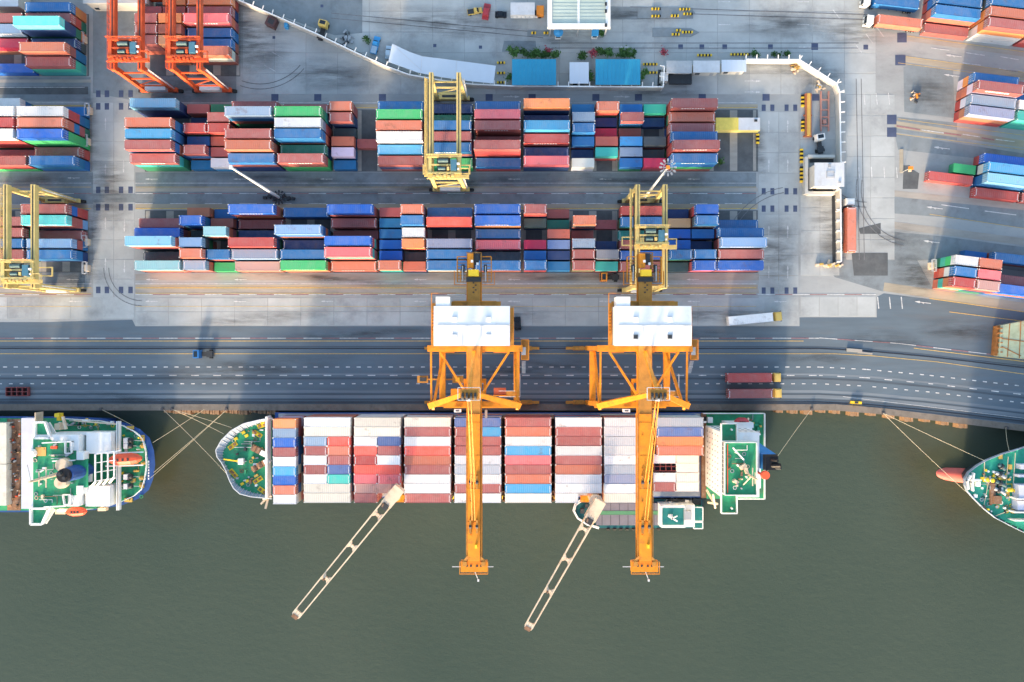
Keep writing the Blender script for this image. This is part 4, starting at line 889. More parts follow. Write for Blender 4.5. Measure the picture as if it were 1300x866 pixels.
# aft: deck, house, bridge, funnel
m = MB(DECKG); m.box(51.0, XS + .2, SYs, NYs, 1.2, 3.0); m.use(RUST); m.box(49.75, 50.99, SYs + .1, NYs - .1, 1.33, 2.4); m.build('poop_deck', S)
m = MB(WHT); m.rail([(49.9, NYs - .1, 3), (XS + .1, NYs - .1, 3), (XS + .1, SYs + .1, 3), (56, SYs + .1, 3)], 1.2, 1.1, .12); m.box(49.8, XS + .2, NYs - .12, NYs + .02, 3, 3.5); m.box(XS + .05, XS + .22, SYs, NYs, 3, 3.5); m.build('railing', S)
m = MB(HOUSE); m.box(50.6, 60.2, -38.3, -22.0, 3.0, 20.0); hs = m.build('deckhouse', S)
m = MB(GLASS)
for z in (5.2, 8, 10.8, 13.6, 16.4):
    for k in range(11): y = -23.2 - k * 1.42; m.box(50.54, 50.6 - .001, y - .16, y + .16, z + .1, z + .5)
    for k in range(6): m.box(51.6 + k * 1.45, 52.2 + k * 1.45, -21.999, -21.94, z, z + .65)
m.build('porthole', hs, kind='stuff')
m = MB(DECKG); m.box(50.4, 54.3, -42.15, -19.7, 20.0, 20.2); br = m.build('bridge_wing', S)
m = MB(WHT)
for p, q_ in (((50.4, -42.15), (54.3, -42.15)), ((54.3, -42.15), (54.3, -36.9)), ((54.3, -24.3), (54.3, -19.7)), ((54.3, -19.7), (50.4, -19.7)), ((50.4, -19.7), (50.4, -42.15))):
    m.beam((*p, 20.75), (*q_, 20.75), .2, 1.1)
m.build('wing_bulwark', br)
for yy in (-40.9, -21.2):
    m = MB(WHT); m.tube((53, yy, 20.2), (53, yy, 21.3), .22); m.build('wing_repeater', br)
m = MB(HOUSE); m.box(50.55, 58.6, -37.2, -24.0, 20.2, 22.9); wh_ = m.build('wheelhouse', S)
m = MB(GLASS); 
for k in range(12): y = -24.7 - k * 1.06; m.box(50.49, 50.549, y - .42, y + .42, 21.3, 22.4)
m.build('wheelhouse_window', wh_, kind='stuff')
m = MB(DECKG); m.box(50.5, 58.65, -37.25, -23.95, 22.9, 23.05); mi = m.build('monkey_island', S)
m = MB(WHT)
for p, q_ in (((50.6, -37.1), (58.5, -37.1)), ((58.5, -37.1), (58.5, -24.1)), ((58.5, -24.1), (50.6, -24.1)), ((50.6, -24.1), (50.6, -37.1))): m.beam((*p, 23.4), (*q_, 23.4), .16, .75)
m.use(LIFE); m.box(51.3, 51.5, -36.6, -24.6, 23.06, 23.2); m.build('parapet', mi)
m = MB(CREAM); c_ = P(951, 603, 24)
m.tube((c_.x, c_.y, 23), (c_.x, c_.y, 31), .32, .2); m.beam((c_.x, c_.y - 2.2, 27), (c_.x, c_.y + 2.2, 27), .22); m.beam((c_.x, c_.y - 1.4, 29), (c_.x, c_.y + 1.4, 29), .2); m.cbox((c_.x - 1.4, c_.y + 2.0, 23.6), 1.7, .9, 1.0, .6); m.cbox((c_.x - .6, c_.y + 1.0, 23.6), .8, 1.5, .8, .3); m.beam((c_.x, c_.y, 26), (c_.x - 2.2, c_.y + 2.4, 23.1), .2); m.beam((c_.x, c_.y, 26), (c_.x - 1.2, c_.y - 2.6, 23.1), .2); m.tube((c_.x - 3.4, c_.y - 1.6, 23), (c_.x - 3.4, c_.y - 1.6, 24.2), .55, .4, 12); m.cbox((c_.x - 2.8, c_.y - 2.0, 23.3), .9, .6, .5, .8); m.build('radar_mast', S)
m = MB(WHT); p = P(937, 576, 26); m.cbox((p.x, p.y, 26.2), 4.0, .34, .34, R(-48)); m.tube((p.x, p.y, 23), (p.x, p.y, 26), .14); m.build('radar_scanner', S)
m = MB(LIFE); p = P(973, 604, 25); m.tube((p.x, p.y, 23.5), (p.x, p.y, 24.6), 1.1, 1.0, 14); m.tube((p.x - .5, p.y, 17), (p.x - .5, p.y, 23.5), .3); m.build('satellite_dome', S)
FB = mat('funnel_blue', (.03, .22, .55), .5)
m = MB(FB); a = P(958, 566, 8); c_ = P(968, 600, 8); m.hexa([(60.4, -31.6, 3), (65.0, -31.6, 3), (65.0, -26.5, 3), (60.4, -26.5, 3), (60.8, -31.2, 21), (64.2, -31.2, 21), (64.2, -27.4, 21), (60.8, -27.4, 21)]); fn = m.build('funnel', S)
m = MB(BLACK); m.hexa([(60.75, -31.25, 21), (64.25, -31.25, 21), (64.25, -27.35, 21), (60.75, -27.35, 21), (61, -31, 23), (64, -31, 23), (64, -27.6, 23), (61, -27.6, 23)])
m.tube((62.2, -28.4, 23), (63.4, -28.4, 24.6), .4); m.tube((62.4, -29.9, 23), (64.2, -29.7, 24.2), .55); m.use(DARK); m.tube((63.4, -30.5, 23), (64.4, -30.4, 23.9), .35); m.build('funnel_cap', fn)
m = MB(WHT); m.box(64.5, 64.9, -30.6, -27.9, 14, 15); m.build('funnel_stripe', fn)
m = MB(HOUSE); m.box(60.3, 63.0, -37.5, -32, 3, 12); m.build('aft_house', S); m = MB(HOUSE); m.box(55, 62, -22, -20.6, 3, 9); m.build('side_house', S); m = MB(HOUSE); m.hexa([(54.4, -24, 11), (61, -24, 11), (61, -21.2, 11), (54.4, -21.2, 11), (54.4, -24, 11.2), (61, -24, 11.2), (61, -22.6, 11.2), (54.4, -21.2, 11.2)]); m.build('wing_platform', S)
def lifeboat(name, parent, a, c, r, m0=None):
    m = MB(m0 or LIFE); p, q_ = Vector(a), Vector(c); rings = []
    d = (q_ - p); nn = Vector((-d.y, d.x, 0)).normalized()
    for k, s in ((0, .25), (.12, .7), (.3, 1), (.7, 1), (.88, .75), (1, .3)):
        ce = p + d * k; rings.append([ce + nn * (r * s * math.cos(t_)) + Vector((0, 0, r * .8 * s * math.sin(t_))) for t_ in [2 * math.pi * i / 10 for i in range(10)]])
    m.loft(rings); m.use(DARK)
    for k in (.35, .5, .65): ce = p + d * k; m.cbox((ce.x, ce.y, ce.z + r * .82), .5, r * .5, .12, math.atan2(d.y, d.x))
    return m.build(name, parent, smooth=False)
lifeboat('lifeboat', S, P(932, 536, 7), P(951, 536.5, 7), 1.3, CABR)
m = MB(CREAM); m.beam(P(950, 531, 5), P(947, 551, 9), .4, .4); m.beam(P(897, 622, 4), P(905, 636, 6), .5, .5); m.beam(P(899, 638, 3), P(911, 640, 6), .5, .5); m.beam(P(905, 628, 9), P(908, 645, 4), .4, .4); m.build('stores_davit', S)
m = MB(DARK); bx(m, 893, 897, 529, 536, 1.4, 2.6); bx(m, 955, 960, 548, 554, 3, 4.2); bx(m, 947, 952, 553, 558, 3, 4); m.build('mooring_winch', S)
m = MB(WHT); bx(m, 899, 905, 530, 537, 3, 4.4); bx(m, 893.5, 897, 535, 537, 3, 4); m.build('vent_locker', S)
# container cell filled by an open rack in the last bay
rack = MB(mat('cargo_frame_red', (.20, .05, .05), .6, var=.3))
def rackmesh(mm):
    for y in (-1.15, 0, 1.15): mm.box(-3.0, 3.0, y - .08, y + .08, 0, 1.2)
    for k in range(5): x = -3 + 1.5 * k; mm.box(x - .09, x + .09, -1.07, 1.07, .02, 1.17)
    mm.use(DARK); mm.box(-2.9, 2.9, -1.06, 1.06, .0, .12)
    return mm
rm_ = rackmesh(rack)
end()
rackm = rm_.mesh('cargo_frame')
def put_rack(loc, label):
    o = bpy.data.objects.new('cargo_frame', rackm); C.objects.link(o); o.location = loc; return tag(o, label, 'cargo frame')
put_rack(((845.5 - NX) * GS3, -((592.5 - NY) * GS3), SHIP_Z0 + .1 + 2 * CH + 1.2), 'open steel frame of eight cells among the white containers on the ship')
put_rack(P(24.5, 497, .08), 'dark red steel frame of eight cells lying on the quay road')
begin(S)
# the ship's own cranes, swung out over the river
def ship_crane(root, tip, w0, w1, z, house):
    r0, t0 = P(*root, z), P(*tip, z)
    m = MB(CREAM); pd = P(house[0], house[1], z); m.tube((pd.x, max(pd.y, SYs + 1.3), 1.3), (pd.x, max(pd.y, SYs + 1.3), z - 1.4), 1.45, n=16); m.tube((pd.x, max(pd.y, SYs + 1.3), z - 1.4), (pd.x, max(pd.y, SYs + 1.3), z - 1.0), 1.8, n=16); cr_ = m.build('deck_crane', S)
    d = (t0 - r0).normalized(); nn = Vector((-d.y, d.x, 0)); ang = math.atan2(d.y, d.x)
    m = MB(CREAM); c_ = r0 - d * 1.4; m.cbox((c_.x, c_.y, z - .1), 5.6, 3.0, 2.6, ang); m.use(DARK); c2 = r0 + d * 1.8; m.cbox((c2.x, c2.y, z + .9), 1.6, 1.7, .9, ang); m.use(RUST); m.cbox((c2.x - nn.x * .6, c2.y - nn.y * .6, z + 1.45), .9, .4, .5, ang + .4); m.build('crane_house', cr_)
    m = MB(CREAM)
    for s in (-1, 1): m.beam(r0 + nn * (s * w0 / 2) - d * 1, t0 + nn * (s * w1 / 2), .36, .9, .3, .6)
    Lj = (t0 - r0).length
    for f_ in (.13, .4, .68, .985):
        c_ = r0.lerp(t0, f_); ww = w0 + (w1 - w0) * f_
        m.cbox((c_.x, c_.y, z), .75 if f_ < .9 else 1.5, ww, .6, ang)
        for s in (-1, 1): 
            for e_ in (-1, 1): c3 = c_ + nn * (s * ww * .34) + d * (e_ * .6); m.cbox((c3.x, c3.y, z), .8, ww * .16, .5, ang + s * e_ * .7)
    m.use(RUST); c_ = t0 + d * .4; m.cbox((c_.x, c_.y, z - .3), 1.0, w1 * .8, 1.4, ang); c_ = r0.lerp(t0, .69); m.cbox((c_.x - nn.x * .3, c_.y - nn.y * .3, z + .6), .5, .5, .7, ang)
    m.build('jib', cr_)
    m = MB(DARK)
    for s in (-.4, .4): m.beam(r0 + nn * s + Vector((0, 0, 2.0)), t0 + nn * s + Vector((0, 0, .6)), .05)
    m.build('hoist_rope', cr_)
    m = MB(OR); m.box(pd.x - 3.4, pd.x + 1.6, SYs - .3, SYs + 1.2, 4.4, 4.7); m.rail([(pd.x - 3.4, SYs - .3, 4.7), (pd.x + 1.6, SYs - .3, 4.7)], 1.1, .9, .1); m.build('crane_platform', cr_)
ship_crane((495, 635), (376, 781), 2.5, 2.1, 14.5, (499, 630))
ship_crane((752, 653), (671, 796), 2.5, 2.0, 14.5, (757, 640))
end()
# ---- small coaster lying outside the container ship
loc = P(810, 651, WZ); K = thing('coaster', 'small dark grey coaster moored against the outer side of the container ship', 'ship', loc); begin(K)
def pz(pts, z): return [P(x, y, z) for x, y in pts]
co_o = [(893, 634), (893, 671), (760, 671), (745, 666), (733, 658), (727.5, 648), (730, 639.5), (738, 633.5), (750, 631.5)]
zc = -.6
D = pz(co_o, zc); cc = Vector((sum(v.x for v in D) / len(D), sum(v.y for v in D) / len(D), 0))
m = MB(HULLD); m.loft([[Vector((cc.x + (v.x - cc.x) * .94, cc.y + (v.y - cc.y) * .85, -4.6)) for v in D], D]); m.build('hull', K)
m = MB(DECKD); m.prism([(cc.x + (v.x - cc.x) * .985, cc.y + (v.y - cc.y) * .96) for v in D], zc, zc + .05); m.build('deck', K)
HC = mat('hatch_purple_grey', (.17, .17, .20), .6, var=.15); HG = mat('hatch_green_stripe', (.08, .24, .13), .6)
for (y0, y1, mm, z1) in ((639, 648.5, HC, .9), (648.7, 653.5, HG, .95), (653.7, 667, HC, .9)):
    m = MB(mm); bx(m, 757, 838, y0, y1, zc + .05, z1)
    if mm is HC: 
        m.use(DARK)
        for k in range(7): bx(m, 764 + 11 * k, 764.6 + 11 * k, y0 + .3, y1 - .3, z1, z1 + .03)
    m.build('hatch_cover', K)
m = MB(WHT); prail(m, [(760, 668.5), (745, 664), (734, 657), (729, 648), (731, 640.5), (739, 635), (752, 633)], zc, 1.1, 1.2, .14)
for a_, b_ in zip(co_o[2:-1], co_o[3:]): m.beam(P(*a_, zc + .3), P(*b_, zc + .3), .3, .7)
m.build('bow_bulwark', K)
m = MB(RUBBER)
for k in range(9): m.tube(P(770 + 8 * k, 671.5, zc - .1), P(774 + 8 * k, 671.5, zc - .1), .42)
m.build('fender', K)
m = MB(DARK); bx(m, 737, 742, 646, 652, zc, .6); bx(m, 743, 747, 640, 645, zc, .4); m.use(WHT); bx(m, 747, 752, 651, 659, zc, 1.3); m.build('anchor_windlass', K)
m = MB(WHT); bx(m, 838, 882, 641, 669, zc, 4.2); dh = m.build('deckhouse', K)
DT = mat('coaster_roof_teal', (.02, .20, .19), .6, var=.2)
m = MB(DT); bx(m, 841, 868, 645, 666.5, 4.2, 4.26); m.build('roof_deck', dh)
m = MB(WHT); prail(m, [(839, 642), (869, 642), (869, 668.5), (839, 668.5)], 4.26, .9, 1.2, .16, True); bx(m, 849, 854, 653.5, 657, 4.26, 5.0); m.beam(P(848, 655, 5.2), P(860, 662, 5.2), .4, .3); m.beam(P(852, 659, 5.2), P(860, 655, 5.2), .3, .3); m.build('mast_frame', dh)
m = MB(GREY); bx(m, 869, 878, 649, 660, 4.2, 5.6); m.build('funnel', dh)
m = MB(DT); bx(m, 878, 892, 643, 661, zc + .05, 2.2); m.use(WHT); prail(m, [(879, 643.5), (891.5, 643.5), (891.5, 661), (879, 661)], 2.2, .9, 1.2, .14, True); m.use(DT); bx(m, 880, 892, 662, 670, zc + .05, 1.2); m.use(WHT); prail(m, [(880, 662.5), (891.5, 662.5), (891.5, 670.5), (880, 670.5)], 1.2, .8, 1.2, .14, True); m.build('aft_deck', K)
m = MB(DARK); bx(m, 880, 890, 633, 641, zc, .8); bx(m, 850, 870, 634, 637, zc, .6); m.use(WHT); bx(m, 870, 875, 635, 639, zc, .9); bx(m, 849, 853, 637, 641, zc, 1); m.build('deck_gear', K)
end()
# ---- ship whose stern shows at the left edge
loc = P(60, 590, WZ); T = thing('bulk_carrier', 'ship with green deckhouse roof, blue black funnel and red free fall lifeboat at left', 'ship', loc); begin(T)
zd = 4.5
out = [(-420, 527), (80, 529), (130, 531.5), (160, 537), (178, 545), (190, 556), (195.5, 572), (197, 590), (194.5, 608), (189, 622), (176, 633), (155, 641.5), (120, 647.5), (70, 650), (-420, 652)]
D = pz(out, zd); cy_ = (D[0].y + D[-1].y) / 2
m = MB(HULLB); m.loft([[Vector((v.x - (7 if v.x > P(150, 0, zd).x else 0), cy_ + (v.y - cy_) * .93, -6)) for v in D], [Vector((v.x, v.y, zd)) for v in D]]); m.build('hull', T)
ind = [(-420, 529), (80, 531), (130, 534), (158, 540), (172, 547), (183, 556), (187, 572), (188, 590), (186, 606), (182, 620), (172, 629), (152, 638), (120, 645), (70, 648), (-420, 650)]
m = MB(DECKG); m.prism([(v.x, v.y) for v in pz(ind, zd)], zd, zd + .05); m.build('main_deck', T)
m = MB(WHT); prail(m, ind[1:14], zd, 1.1, 1.3, .12); m.build('railing', T)
m = MB(RUST); bx(m, 9, 26, 532, 648, zd + .06, zd + .2); rq = random.Random(4)
for k in range(60): m.use(rq.choice([RUST, GREY, DARK, RUST, TIMBER, WALLM, LIFE])); x_, y_ = rq.uniform(10, 24), rq.uniform(533, 645); bx(m, x_, x_ + rq.uniform(.8, 2.6), y_, y_ + rq.uniform(.6, 2.2), zd + .2 + k * .002, zd + rq.uniform(.5, 1.1) + k * .003)
m.build('cross_deck', T)
m = MB(mat('hatch_cream', (.60, .58, .50), .65, var=.15, stain=(.35, .25, .16), stain_amt=.5, stain_scale=.3)); bx(m, -60, 8, 537, 589, zd, 7); bx(m, -60, 8, 589.6, 642, zd, 7); m.build('hatch_cover', T)
m = MB(mat('deckhouse_lavender', (.52, .53, .62), .6, var=.08)); bx(m, 27, 44, 531, 646, zd, 7.2); m.build('lower_front_deck', T)
m = MB(WHT); bx(m, 40, 100, 552, 643, zd + .05, 11); dh = m.build('deckhouse', T)
m = MB(DECKG); m.prism([(v.x, v.y) for v in pz([(42, 556), (60, 555), (66, 560), (88, 560.5), (88, 572), (97, 572), (97, 583), (112, 583), (112, 619), (98, 619), (98, 629), (86, 629), (86, 641), (60, 643), (42, 645)], 11.05)], 11, 11.05); m.build('compass_deck', dh)
DG2 = mat('dark_lower_deck_green', (.015, .17, .09), .6, var=.2)  # lower side deck in a darker green than the other decks
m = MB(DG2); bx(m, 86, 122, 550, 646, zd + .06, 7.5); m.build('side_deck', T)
for sg in (0, 1):
    w_ = [(46, 536), (59, 536), (66, 556), (46, 556)] if sg == 0 else [(41, 645), (64, 645), (55, 665), (41, 665)]
    m = MB(DECKG); m.prism([(v.x, v.y) for v in pz(w_, 10.6)], 10.3, 10.6); wg = m.build('bridge_wing', T)
    m = MB(WHT); pw = pz(w_, 10.6)
    for a_, b_ in zip(pw, pw[1:] + pw[:1]): m.beam(a_ + Vector((0, 0, .45)), b_ + Vector((0, 0, .45)), .5, 1.0)
    m.build('wing_bulwark', wg)
m = MB(WHT); m.beam(P(61, 537, 9.5), P(70, 552, 8.5), 1.0, .4); bx(m, 70, 112, 549, 552.5, 6, 8.5); m.beam(P(68, 646, 9), P(57, 664, 9.5), 1.0, .4); m.build('side_screen', T)
m = MB(HOUSE); bx(m, 109.5, 141, 549, 576, zd, 9); m.build('aft_house', T); m = MB(HOUSE); bx(m, 108.5, 139, 617, 643, zd, 9); m.build('aft_house', T)
m = MB(WHT); bx(m, 97, 106, 574, 584, 9, 11.6); m.build('vent_house', T); m = MB(WHT); bx(m, 97, 105, 617, 628, 9, 11.6); m.build('vent_house', T); m = MB(WHT); bx(m, 107, 115, 602, 612, 7.5, 8.6); m.build('vent_house', T)
for pp in ([(56, 562), (86, 560.5), (93, 560.5), (93, 575), (85, 575), (85, 561)], [(69, 585), (96, 584)], [(60, 646), (58, 643), (85, 642)], [(82, 627.5), (92, 627.5), (92, 640), (84, 640), (82, 628)]): m = MB(WHT); prail(m, pp, 11.05, .9, 1.2, .22); m.build('roof_railing', dh)
m = MB(CREAM); p = P(78, 591, 13); m.tube((p.x, p.y, 11), (p.x, p.y, 13), 1.85, 1.7, 16); m.build('exhaust_tank', T); m = MB(CREAM); p = P(76, 613, 13); m.tube((p.x, p.y, 11), (p.x, p.y, 13), 1.7, 1.55, 16); m.build('exhaust_tank', T)
m = MB(HULLB); b0, t0 = P(106, 597, 11), P(84, 602, 27)
rg = []
for z, f_ in ((7, 0), (16.5, 1)):
    c_ = P(97, 600, 18).lerp(P(97, 600, 18), 0); cx_ = b0.x + (0) ; pc = Vector((P(103, 597.5, 9).x, P(103, 597.5, 9).y, z)); r_ = 2.1 if f_ == 0 else 1.75
    rg.append([pc + Vector((r_ * 1.3 * math.cos(2 * math.pi * i / 14), r_ * math.sin(2 * math.pi * i / 14), 0)) for i in range(14)])
m.loft(rg); fn = m.build('funnel', T)
m = MB(BLACK); pc = P(103, 597.5, 9); m.tube((pc.x, pc.y, 16.5), (pc.x, pc.y, 17.4), 1.85, 1.7, 14); m.use(DARK); m.tube((pc.x - .5, pc.y + .5, 17.4), (pc.x - .5, pc.y + .5, 18.3), .5); m.tube((pc.x + .5, pc.y - .5, 17.4), (pc.x + .5, pc.y - .5, 18.1), .4); m.build('funnel_cap', fn)
m = MB(CREAM); p = P(73, 602, 12); m.tube((p.x, p.y, 11), (p.x, p.y, 24), .5, .3); 
for z, l_ in ((17, 2.6), (20, 1.8)): m.beam((p.x, p.y - l_, z), (p.x, p.y + l_, z), .25); m.beam((p.x - l_ * .5, p.y, z), (p.x + l_ * .5, p.y, z), .22)
m.build('signal_mast', T)
m = MB(WHT); p = P(39, 576, 12.5); m.tube((p.x, p.y, 11), (p.x, p.y, 12.5), 1.05, .75, 14); m.build('satellite_dome', T); m = MB(LGREY); m.beam(P(34, 590, 13), P(39, 613, 13), .3, .3); m.build('radar_scanner', T)
m = MB(mat('deck_hatch_orange', (.72, .40, .12), .6)); bx(m, 45, 58, 568, 579, 11.05, 11.3); m.build('deck_hatch', dh)
m = MB(LIFE); bx(m, 64, 72, 566.5, 570, 11.05, 11.6); m.build('life_raft', dh)
lifeboat('free_fall_lifeboat', T, P(137, 584.5, 9.5), P(180, 581.5, 8.5), 1.55)
m = MB(WHT)
for yy in (575.5, 592): m.beam(P(134, yy, 9), P(182, yy - 1.5, 8), .3, .35)
for k, x in enumerate((121, 129, 137, 145)):
    m.beam(P(x, 577 - k, 10.5), P(x, 612 - k * 2, 10.5), .3, .4); m.beam(P(x, 612 - k * 2, 10.5), P(x - 6, 619 - k * 2, 9.5), .5, .5); m.beam(P(x, 577 - k, 10.5), P(x + 9, 573 - k * .6, 10), .25, .3)
for yy in (577, 588, 600, 611): m.beam(P(120, yy, 10.3), P(147, yy - 4, 10.3), .18, .25)
m.build('lifeboat_cradle', T)
lifeboat('lifeboat', T, P(84, 650, 9), P(110, 649, 9), 1.2)
m = MB(WHT); bx(m, 147.5, 148.4, 535, 648, 6, 7.2); bx(m, 150.4, 151.2, 535, 648, 6, 7.2); m.use(LGREY); bx(m, 148.4, 150.4, 535, 648, 6, 6.3); m.build('transverse_gangway', T)
m = MB(CREAM); m.beam(P(80, 529, 9), P(84, 545, 9), .6, .6); bx(m, 69, 76, 538, 546, zd, 8); bx(m, 44, 45, 524, 536, zd, 8); m.use(YDECK); bx(m, 69, 75, 525, 530, 7, 9); bx(m, 72, 76, 530, 534, 7, 8.5); m.use(CREAM); m.beam(P(94, 534, 6), P(147, 538.5, 6), .35, .35); bx(m, 70, 82, 648, 653, 5, 7); bx(m, 124, 134, 645, 649, 5, 6.5); m.use(WHT); bx(m, 104, 111, 533, 536, zd, 6); bx(m, 72, 84, 647, 650, 6, 7.5); m.build('stores_crane', T)
m = MB(DARK)
for y in (559, 566, 605, 617):
    p0, p1 = P(157, y, 5.6), P(168, y, 5.6); m.tube(p0, p1, .7, n=12); m.use(LGREY); pc = p0.lerp(p1, .4); m.cbox((pc.x, pc.y, 5.9), 1.0, 1.4, 1.5); m.use(DARK)
    p0, p1 = P(169, y, 5.0), P(182, y + 1, 5.0); m.use(LGREY); m.beam(p0, p1, .12); m.use(DARK)
m.build('mooring_winch', T)
TB = mat('bitts_ochre', (.50, .33, .08), .6, var=.25)
for x, y, w_, h_ in ((165, 543, 9, 4), (181, 556, 4, 7), (181, 566, 4, 6), (180, 607, 5, 5), (180, 616, 5, 7), (163, 635, 10, 5), (173, 598, 7, 2.5), (182.5, 588, 3, 4)):
    m = MB(TB); p = P(x, y, 5); m.cbox((p.x, p.y, 4.85), w_ * .21, h_ * .21, .55); m.tube((p.x - .3, p.y, 5), (p.x - .3, p.y, 5.5), .28); m.tube((p.x + .3, p.y, 5), (p.x + .3, p.y, 5.5), .28); m.build('mooring_bitts', T)
m = MB(WHT)                    # name lettering on the stern plating, read as small marks
for k in range(7): bx(m, 187.8, 189.4, 585 + k * 3.6, 587.4 + k * 3.6, zd + .02, zd + .1)
m.build('stern_lettering', T)
end()
# ---- ship whose bow shows at the right edge
loc = P(1290, 610, WZ); V = thing('tanker', 'ship with teal foredeck and red bulbous bow showing above the water at right', 'ship', loc); begin(V)
zd = 9.0
out = [(1500, 508), (1400, 534), (1340, 553), (1300, 567), (1270, 576), (1250, 584), (1238, 591), (1228, 599), (1223, 607), (1223, 615), (1226, 623), (1235, 633), (1247, 645), (1262, 657), (1285, 669), (1310, 681), (1360, 700), (1420, 719), (1500, 740)]
D = pz(out, zd); ax0 = P(1223, 611, zd); ax1 = P(1500, 626, zd); axd = (ax1 - ax0).normalized(); axn = Vector((-axd.y, axd.x, 0))
def squeeze(v, along, side, z):
    r_ = v - ax0; a_ = r_.dot(axd); s_ = r_.dot(axn); q_ = ax0 + axd * (along + a_ * (1 - along / 60) if a_ < 60 else a_) + axn * (s_ * side); return Vector((q_.x, q_.y, z))
m = MB(HULLD); m.loft([[squeeze(v, 7, .55, -6) for v in D], [squeeze(v, 5, .72, 0) for v in D], [Vector((v.x, v.y, zd)) for v in D]]); m.build('hull', V)
m = MB(DECKT); m.prism([(squeeze(v, .5, .965, 0).x, squeeze(v, .5, .965, 0).y) for v in D], zd, zd + .05); m.build('foredeck', V)
m = MB(HULLG)
for a_, b_ in zip(D[1:-2], D[2:-1]):
    m.beam(a_ + Vector((0, 0, .5)), b_ + Vector((0, 0, .5)), .16, 1.0)
m.use(DECKT)
for a_, b_ in zip(D[1:-2], D[2:-1]):
    L_ = (b_ - a_).length
    for k in range(max(1, int(L_ / 1.6))):
        c_ = a_.lerp(b_, (k + .5) / max(1, int(L_ / 1.6))); m.beam(c_ + Vector((0, 0, .9)), squeeze(c_, .6, .955, zd + .06), .12, .25)
m.build('bulwark', V)
m = MB(HULLR); rings = []
b0, b1 = P(1185, 600, -3), P(1262, 608, -3); dd = (b1 - b0).normalized(); n0 = Vector((-dd.y, dd.x, 0))
for f_, r_ in ((0, .25), (.03, .95), (.09, 1.6), (.2, 2.1), (.4, 2.35), (.7, 2.4), (1, 2.3)):
    c_ = b0.lerp(b1, f_); rings.append([c_ + n0 * (r_ * math.cos(2 * math.pi * i / 18)) + Vector((0, 0, -1.35 + r_ * math.sin(2 * math.pi * i / 18))) for i in range(18)])
m.loft(rings); m.build('bulbous_bow', V, smooth=True)
za = zd + .06
m = MB(WHT); 
for pp in ([(1229, 603), (1225, 610), (1226, 620)], [(1233, 600), (1231, 612), (1232, 622)]): m = MB(WHT); prail(m, pp, za, 1.4, .8, .3); m.build('bow_railing', V)
m = MB(WHT); bx(m, 1234, 1246, 609, 611, za, za + 1.6); m.build('fairlead_post', V); m = MB(WHT); bx(m, 1240, 1245, 612, 618, za, za + 1.2); m.build('store_locker', V); m = MB(WHT); bx(m, 1237, 1241, 628, 632, za, za + .8); m.build('mooring_platform', V)
m = MB(RUST); bx(m, 1258, 1264, 614, 640, za, za + .9); bx(m, 1262, 1272, 630, 640, za, za + 1.3); m.use(DARK)
for x0, y0, x1, y1 in ((1264, 600, 1276, 606), (1264, 611, 1277, 617), (1268, 590, 1276, 596), (1262, 620, 1275, 626)): m.use(GREY if y0 in (600, 620) else TGREY); m.tube(P(x0, y0, za + .7), P(x1, y1, za + .7), .5, n=12); m.use(DARK); m.tube(P(x0 * .7 + x1 * .3, y0 * .7 + y1 * .3, za + .7), P(x0 * .5 + x1 * .5, y0 * .5 + y1 * .5, za + .7), .85, n=12)
m.use(YDECK); bx(m, 1246, 1251, 606, 609, za, za + .5); m.build('anchor_windlass', V)
for x, y in ((1253.5, 609), (1260.5, 610), (1281, 622), (1284.5, 622), (1289, 623)):
    m = MB(WHT, YDECK); p = P(x, y, za + 1); m.tube((p.x, p.y, za), (p.x, p.y, za + 1.0), .55, .5, 10); m.use(YDECK); m.tube((p.x, p.y, za + 1), (p.x, p.y, za + 1.2), .6, .3, 10); m.build('mushroom_vent', V)
for x, y in ((1281, 590), (1285, 646), (1269, 577)):
    m = MB(TB); bx(m, x, x + 4, y, y + 6, za, za + .7); m.build('mooring_bitts', V)
GP = mat('breakwater_lavender', (.50, .52, .62), .6)
m = MB(GP); bx(m, 1294, 1330, 616, 634, za, za + 3); bx(m, 1292, 1330, 636, 648, za, za + 2.6); bx(m, 1296, 1330, 590, 596, za, za + 2.4); bx(m, 1293, 1330, 603, 606, za, za + 2.4); m.use(WHT); bx(m, 1290, 1330, 633, 634.5, za, za + 3.2); bx(m, 1288, 1330, 650, 651.5, za, za + 3); bx(m, 1288, 1330, 661, 662, za, za + 3); m.build('breakwater', V)
for a_, b_ in (((1250, 585), (1249, 608)), ((1280, 580), (1277, 617)), ((1289, 575), (1286, 622)), ((1255, 612), (1249, 642)), ((1264, 655), (1282, 648))): m = MB(ROPE); m.beam(P(*a_, za + .4), P(*b_, za + .4), .14); m.build('deck_rope', V)
end()
